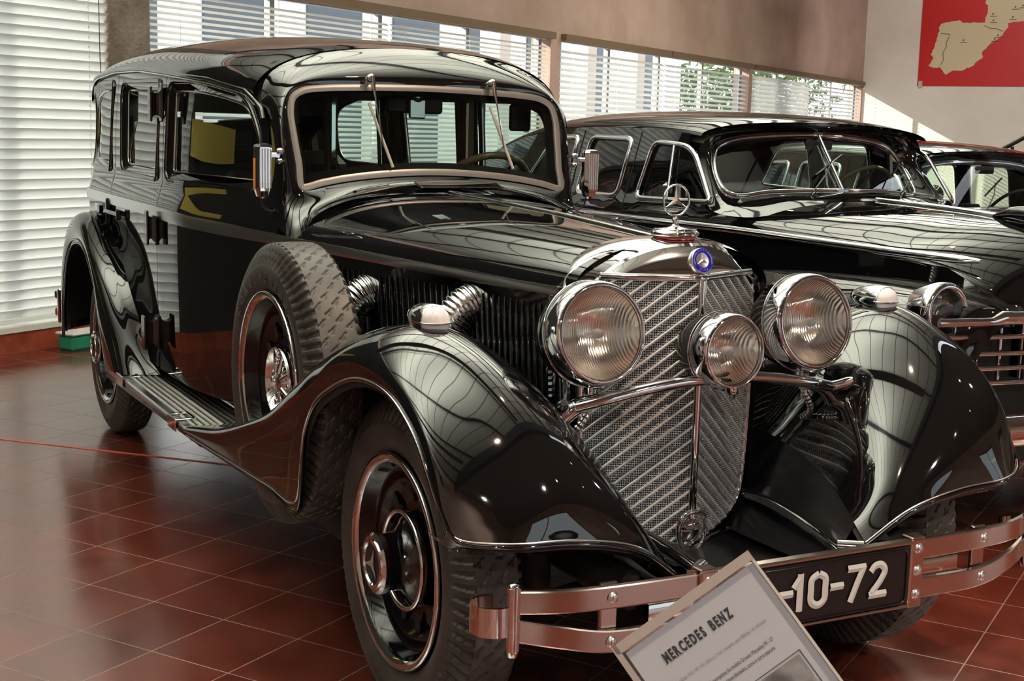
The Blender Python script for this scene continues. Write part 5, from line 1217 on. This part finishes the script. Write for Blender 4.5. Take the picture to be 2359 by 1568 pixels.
    A = np.array([crom(q, 96, closed=True) for q in (i3, m3, o3)]); A = np.array([crom(A[:, j], 12) for j in range(96)]).transpose(1, 0, 2)
    b_ = MB(); b_.grid(TG(A), cv=True, flip=True); Q(b_, 'scuttle_and_header', PAINT)
    b_ = MB(); b_.tube(TG([F3(y, z, .006) for y, z in ro]), .0125, 8, closed=True); wf_ = Q(b_, 'windscreen_frame', CHROME)
    X, F_, _ = panel(ro, [], lambda y, z: T(F3(y, z)), .1); b_ = MB(); b_.add(X, F_, True); Q(b_, 'windscreen_glass', GLASS, wf_)
    if kind == 'V':
        b_ = MB(); b_.tube(TG([F3(0, 1.318, .012), F3(0, 1.582, .012)]), .016, 8, flat=.5); Q(b_, 'centre_bar', CHROME, wf_)
    for y in (-.28, .28):
        b_ = MB(); b_.lathe([(0, .03), (.014, .02), (.018, -.01)], T((-1.83, y, 1.295)), (.5, 0, 1), 12); b_.tube(TG([(-1.83, y, 1.32), (-1.93, y+.16, 1.40), F3(y+.28, 1.46, .03)]), .004, 6)
        b_.tube(TG([F3(y+.16, 1.39, .02), F3(y+.38, 1.49, .02)]), .006, 6); Q(b_, 'wiper', PAINT2)
    # bonnet
    rows = []
    for x in (-1.68, -1.4, -1.0, -.7, -.5, -.38, -.33):
        zt = float(np.interp(x, [-1.9, -1.3, -.9, -.6, -.45, -.35, -.33], [1.290, 1.275, 1.255, 1.215, 1.16, 1.06, .95])); hw = W2(x); ze = float(np.interp(x, [-1.7, -.6, -.33], [1.16, 1.08, .90])); row = []
        for t in np.linspace(-1, 1, 21):
            yy = math.sin(abs(t)*PI/2); row.append((x, math.copysign(hw*yy, t), ze+(zt-ze)*max(0, 1-yy**2.2)**.55))
        rows.append(row)
    b_ = MB(); b_.grid(surf(TG(rows), 50, 41), flip=True); bn_ = Q(b_, 'bonnet', PAINT)
    for s in (-1, 1):
        b_ = MB(); b_.grid(np.array([[T((x, s*(W2(x)-.0), z)) for z in np.linspace(.70, float(np.interp(x, [-1.7, -.6, -.33], [1.17, 1.09, .90])), 8)] for x in np.linspace(-1.70, -.33, 20)]), flip=(s > 0)); Q(b_, 'bonnet_side', PAINT)
    b_ = MB(); b_.tube([T((x, 0, float(np.interp(x, [-1.9, -1.3, -.9, -.6, -.45], [1.290, 1.275, 1.255, 1.215, 1.16]))+.006)) for x in np.linspace(-1.70, -.8, 14)], .010, 8, flat=1.5); Q(b_, 'bonnet_strip', CHROME, bn_)
    b_ = MB(); b_.tube(TG(crom([(-.98, 0, 1.262), (-.85, 0, 1.285), (-.70, 0, 1.275), (-.58, 0, 1.235)], 16)), list(np.interp(np.linspace(0, 1, 16), [0, .3, .8, 1], [.008, .026, .03, .008])), 12, flat=2.0); Q(b_, 'bonnet_ornament', PAINT2, bn_)
    # grille: thick bars with thin uprights
    gx = lambda y: -.30-.10*(abs(y)/.88)**2
    b_ = MB(); b_.grid(np.array([[T((gx(y)-.05, y, z)) for z in (.52, .94)] for y in np.linspace(-.88, .88, 21)])); Q(b_, 'grille_backing', BLACKM)
    for i, z in enumerate((.918, .862, .800, .745, .690)):
        hw = .88-(i*.03); b_ = MB(); b_.tube([T((gx(y)+.01, y, z+(.014 if i == 0 and abs(y) < .66 else 0))) for y in np.linspace(-hw, hw, 41)], [(.017 if i == 0 else .0095)+(.010 if i == 0 and abs(y) < .66 else 0) for y in np.linspace(-hw, hw, 41)], 10, flat=.8); Q(b_, 'grille_bar', CHROME)
    for y in np.arange(-.80, .81, .1):
        b_ = MB(); b_.box(T((gx(y)-.012, y, .80)), (.016, .012, .24), bev=.003); Q(b_, 'grille_upright', CHROME)
    # bumper
    b_ = MB(); A = []
    for y in np.linspace(-.92, .92, 31):
        x = -.16-.10*(abs(y)/.92)**4; A.append([T((x, y, z)) for z in ()] or [T((x-.02, y, .60)), T((x+.015, y, .59)), T((x+.03, y, .54)), T((x+.015, y, .49)), T((x-.02, y, .48))])
    b_.grid(np.array(A), flip=True); bmp = Q(b_, 'bumper', CHROME)
    for y in (-.38, .38):
        b_ = MB(); b_.tube(TG(crom([(-.16, y, .42), (-.09, y, .46), (-.07, y, .60), (-.10, y, .68), (-.15, y, .70)], 14)), [.03]*3+[.045]*9+[.035]*2, 16, flat=1.0); Q(b_, 'overrider', CHROME, bmp)
    # underbody and seats
    b_ = MB(); b_.box(T((-2.6, 0, .42)), (4.3, 1.5, .16)); Q(b_, 'floor_pan', UNDER)
    b_ = MB(); b_.box(T((-2.75, 0, 1.02)), (.20, 1.36, .50), bev=.08); Q(b_, 'front_seat', LEATHER)
    b_ = MB(); b_.box(T((-3.75, 0, 1.00)), (.22, 1.30, .52), bev=.08); Q(b_, 'rear_seat', LEATHER)
    c_ = T((-2.25, .36, 1.27)); ax_ = np.array([-.8, 0, .6]); u_ = np.cross(ax_, [0, 1, 0])
    b_ = MB(); b_.tube([c_+.20*(math.cos(t)*u_+math.sin(t)*np.array([0, 1, 0])) for t in np.linspace(0, 2*PI, 48, endpoint=False)], .011, 8, closed=True)
    b_.tube([c_-.2*u_, c_+.2*u_], .008, 6); b_.tube([c_, c_-ax_*.4], .02, 8); Q(b_, 'steering_wheel', mat('cream_wheel', (.35, .28, .17), .4) if kind == 'V' else LEATHER)
    b_ = MB(); b_.box(T((-2.14, 0, 1.535)), (.02, .17, .05), bev=.01); Q(b_, 'rear_view_mirror', BLACKM)
    b_ = MB(); b_.box(T((-1.98, 0, 1.23)), (.14, 1.3, .10), bev=.03); Q(b_, 'dashboard', PAINT2)
    if kind != 'V':
        b_ = MB(); c_ = T((-1.88, -.70, 1.40)); b_.lathe([(0, -.05), (.04, -.04), (.06, 0), (.062, .02), (0, .024)], c_, (.9, -.3, .1), 20); b_.tube([c_-[0, 0, .05], c_-[.02, -.02, .17]], .008, 6); Q(b_, 'pillar_spot_mirror', CHROME)
    return root
saloon('black 1940s saloon with split V windscreen and barred grille, directly behind the limousine bonnet', 2.37, 0.0, [0, 1.28, 1.70], 'V', None)
saloon('black car farthest right, red poster mirrored in its roof, only roof and windscreen showing', 4.75, -1.15, [0, 1.11, 1.575], 'one', None)
# ================================================================== information stand in front of the bumper
def pxray(px, py, dist):
    d = _f+(px-1179.5)/FPX*_r2-(py-784)/FPX*_u2; return CP+d/np.linalg.norm(d)*dist
PAPER = mat('card_paper', (0.50, 0.52, 0.56), 0.55); INKB = mat('card_ink', (0.03, 0.03, 0.035), 0.6); INKG = mat('card_ink_grey', (0.22, 0.21, 0.22), 0.6)
ACR = glass('acrylic', (0.86, 0.86, 0.86), 2.0); ACE = mat('acrylic_edge', (0.45, 0.40, 0.36), 0.2); PHO = mat('card_photo', (0.22, 0.22, 0.22), 0.5)
D0 = 1.80
tl_ = pxray(1420, 1492, D0); tr_ = pxray(1722, 1276, D0)
ux = tr_-tl_; WD = np.linalg.norm(ux); ux /= WD
vd = -(pxray(1560, 1400, D0)-CP); vd /= np.linalg.norm(vd)
uy = np.cross(vd, ux); uy = uy-ux*(uy@ux); uy /= np.linalg.norm(uy)
HT = WD*1.32; un = np.cross(ux, uy)
base = tl_+ux*WD/2-uy*HT
foot = np.array([base[0], base[1], 0.0])
SG = empty('information_stand', 'white text card in clear holder on a stand, tilted in front of the bumper', 'sign', tuple(foot)); SO = Vector(foot)
def S_(mb, n, m, parent=None, label=None):
    o = mb.build(n, m, label=label)
    if parent is None: o.location = -SO; o.parent = SG
    else: o.parent = parent
    return o
cp = lambda x, y, z=0: tl_+ux*x-uy*y+un*z      # x right, y down from the top left corner, metres
def quadbox(b_, x0, y0, x1, y1, z0, z1):
    V = [cp(x, y, z) for x in (x0, x1) for y in (y0, y1) for z in (z0, z1)]
    b_.add(V, [(0, 1, 3, 2), (4, 6, 7, 5), (0, 4, 5, 1), (2, 3, 7, 6), (0, 2, 6, 4), (1, 5, 7, 3)], False)
b_ = MB(); quadbox(b_, 0.006, .012, WD, HT, -.0004, .0006); card = S_(b_, 'text_card', PAPER)
b_ = MB(); quadbox(b_, -.004, -.004, WD+.004, HT, -.004, -.002); S_(b_, 'back_plate', ACR)
b_ = MB(); quadbox(b_, -.004, -.004, WD+.003, .009, -.003, .005); quadbox(b_, -.006, -.004, .002, HT, -.003, .005); S_(b_, 'acrylic_edge', ACE)
b_ = MB(); quadbox(b_, WD-.0005, -.003, WD+.003, HT, -.003, .004); S_(b_, 'clear_edge', SILLM)
def ctext(s, x, y, size, sx, m, name, off=0.0, left=False):
    V, F = text_geo(s, size, 0.0, off, sx)
    if left: V[:, 0] -= V[:, 0].min()
    b_ = MB(); b_.add([cp(x+v[0], y-v[1], .0012) for v in V], F, False); return S_(b_, name, m, card)
def serif_title():
    b_ = MB(); x = -0.062
    for ch in 'MERCEDES BENZ':
        if ch == ' ': x += .007; continue
        V, F = text_geo(ch, .0185, 0.0, .0009, .55)
        w0, w1 = V[:, 0].min(), V[:, 0].max(); V[:, 0] -= w0; hh = V[:, 1].max(); h0 = V[:, 1].min(); wd = w1-w0
        b_.add([cp(WD*.50+x+v[0], .047-v[1], .0012) for v in V], F, False)
        ser = {'M': [(0, 0), (wd, 0)], 'E': [], 'R': [(wd, 0), (0, 0)], 'N': [(0, 0), (wd, hh-h0)], 'D': [], 'B': []}.get(ch, [])
        for sx_, sy_ in ser: quadbox(b_, WD*.5+x+sx_-.0016, .047-h0-sy_-.0004, WD*.5+x+sx_+.0016, .047-h0-sy_+.0004, .001, .0013)
        x += wd+.0021
    return S_(b_, 'title', INKB, card)
serif_title()
ctext('1937 - 150 hp - 8 cil. - 95 * 135 - 7655 c.c. - 3 vel. - comprim.- peso 3800 kgs - vel. 140 kms/h', WD*.50, .080, .0062, .62, INKG, 'text_line')
ctext('Construiram-se 119 exemplares do modelo Grosser Mercedes W - 07', WD*.50, .1035, .0075, .62, INKB, 'text_line')
ctext('Limousine e destes alguns blindados, como o carro exposto.', WD*.53, .1135, .0075, .62, INKB, 'text_line')
b_ = MB(); quadbox(b_, .045, .133, WD-.018, .1338, .0008, .0012); quadbox(b_, WD-.019, .133, WD-.018, HT, .0008, .0012); quadbox(b_, .045, .133, .046, HT, .0008, .0012); S_(b_, 'photo_border', INKB, card)
b_ = MB(); quadbox(b_, .049, .137, WD-.022, HT-.01, .0008, .0011); mottle(PHO, (.10, .10, .10), (.42, .42, .42), 22); S_(b_, 'printed_photo', PHO, card)
b_ = MB(); b_.tube([base-un*.006+uy*.03, base-un*.012-np.array([0, 0, .03]), foot+[0, 0, .012]], .010, 12); S_(b_, 'post', ALU)
b_ = MB(); b_.lathe([(0, .014), (.10, .012), (.13, .006), (.135, 0)], foot, n=40); S_(b_, 'foot', ALU)
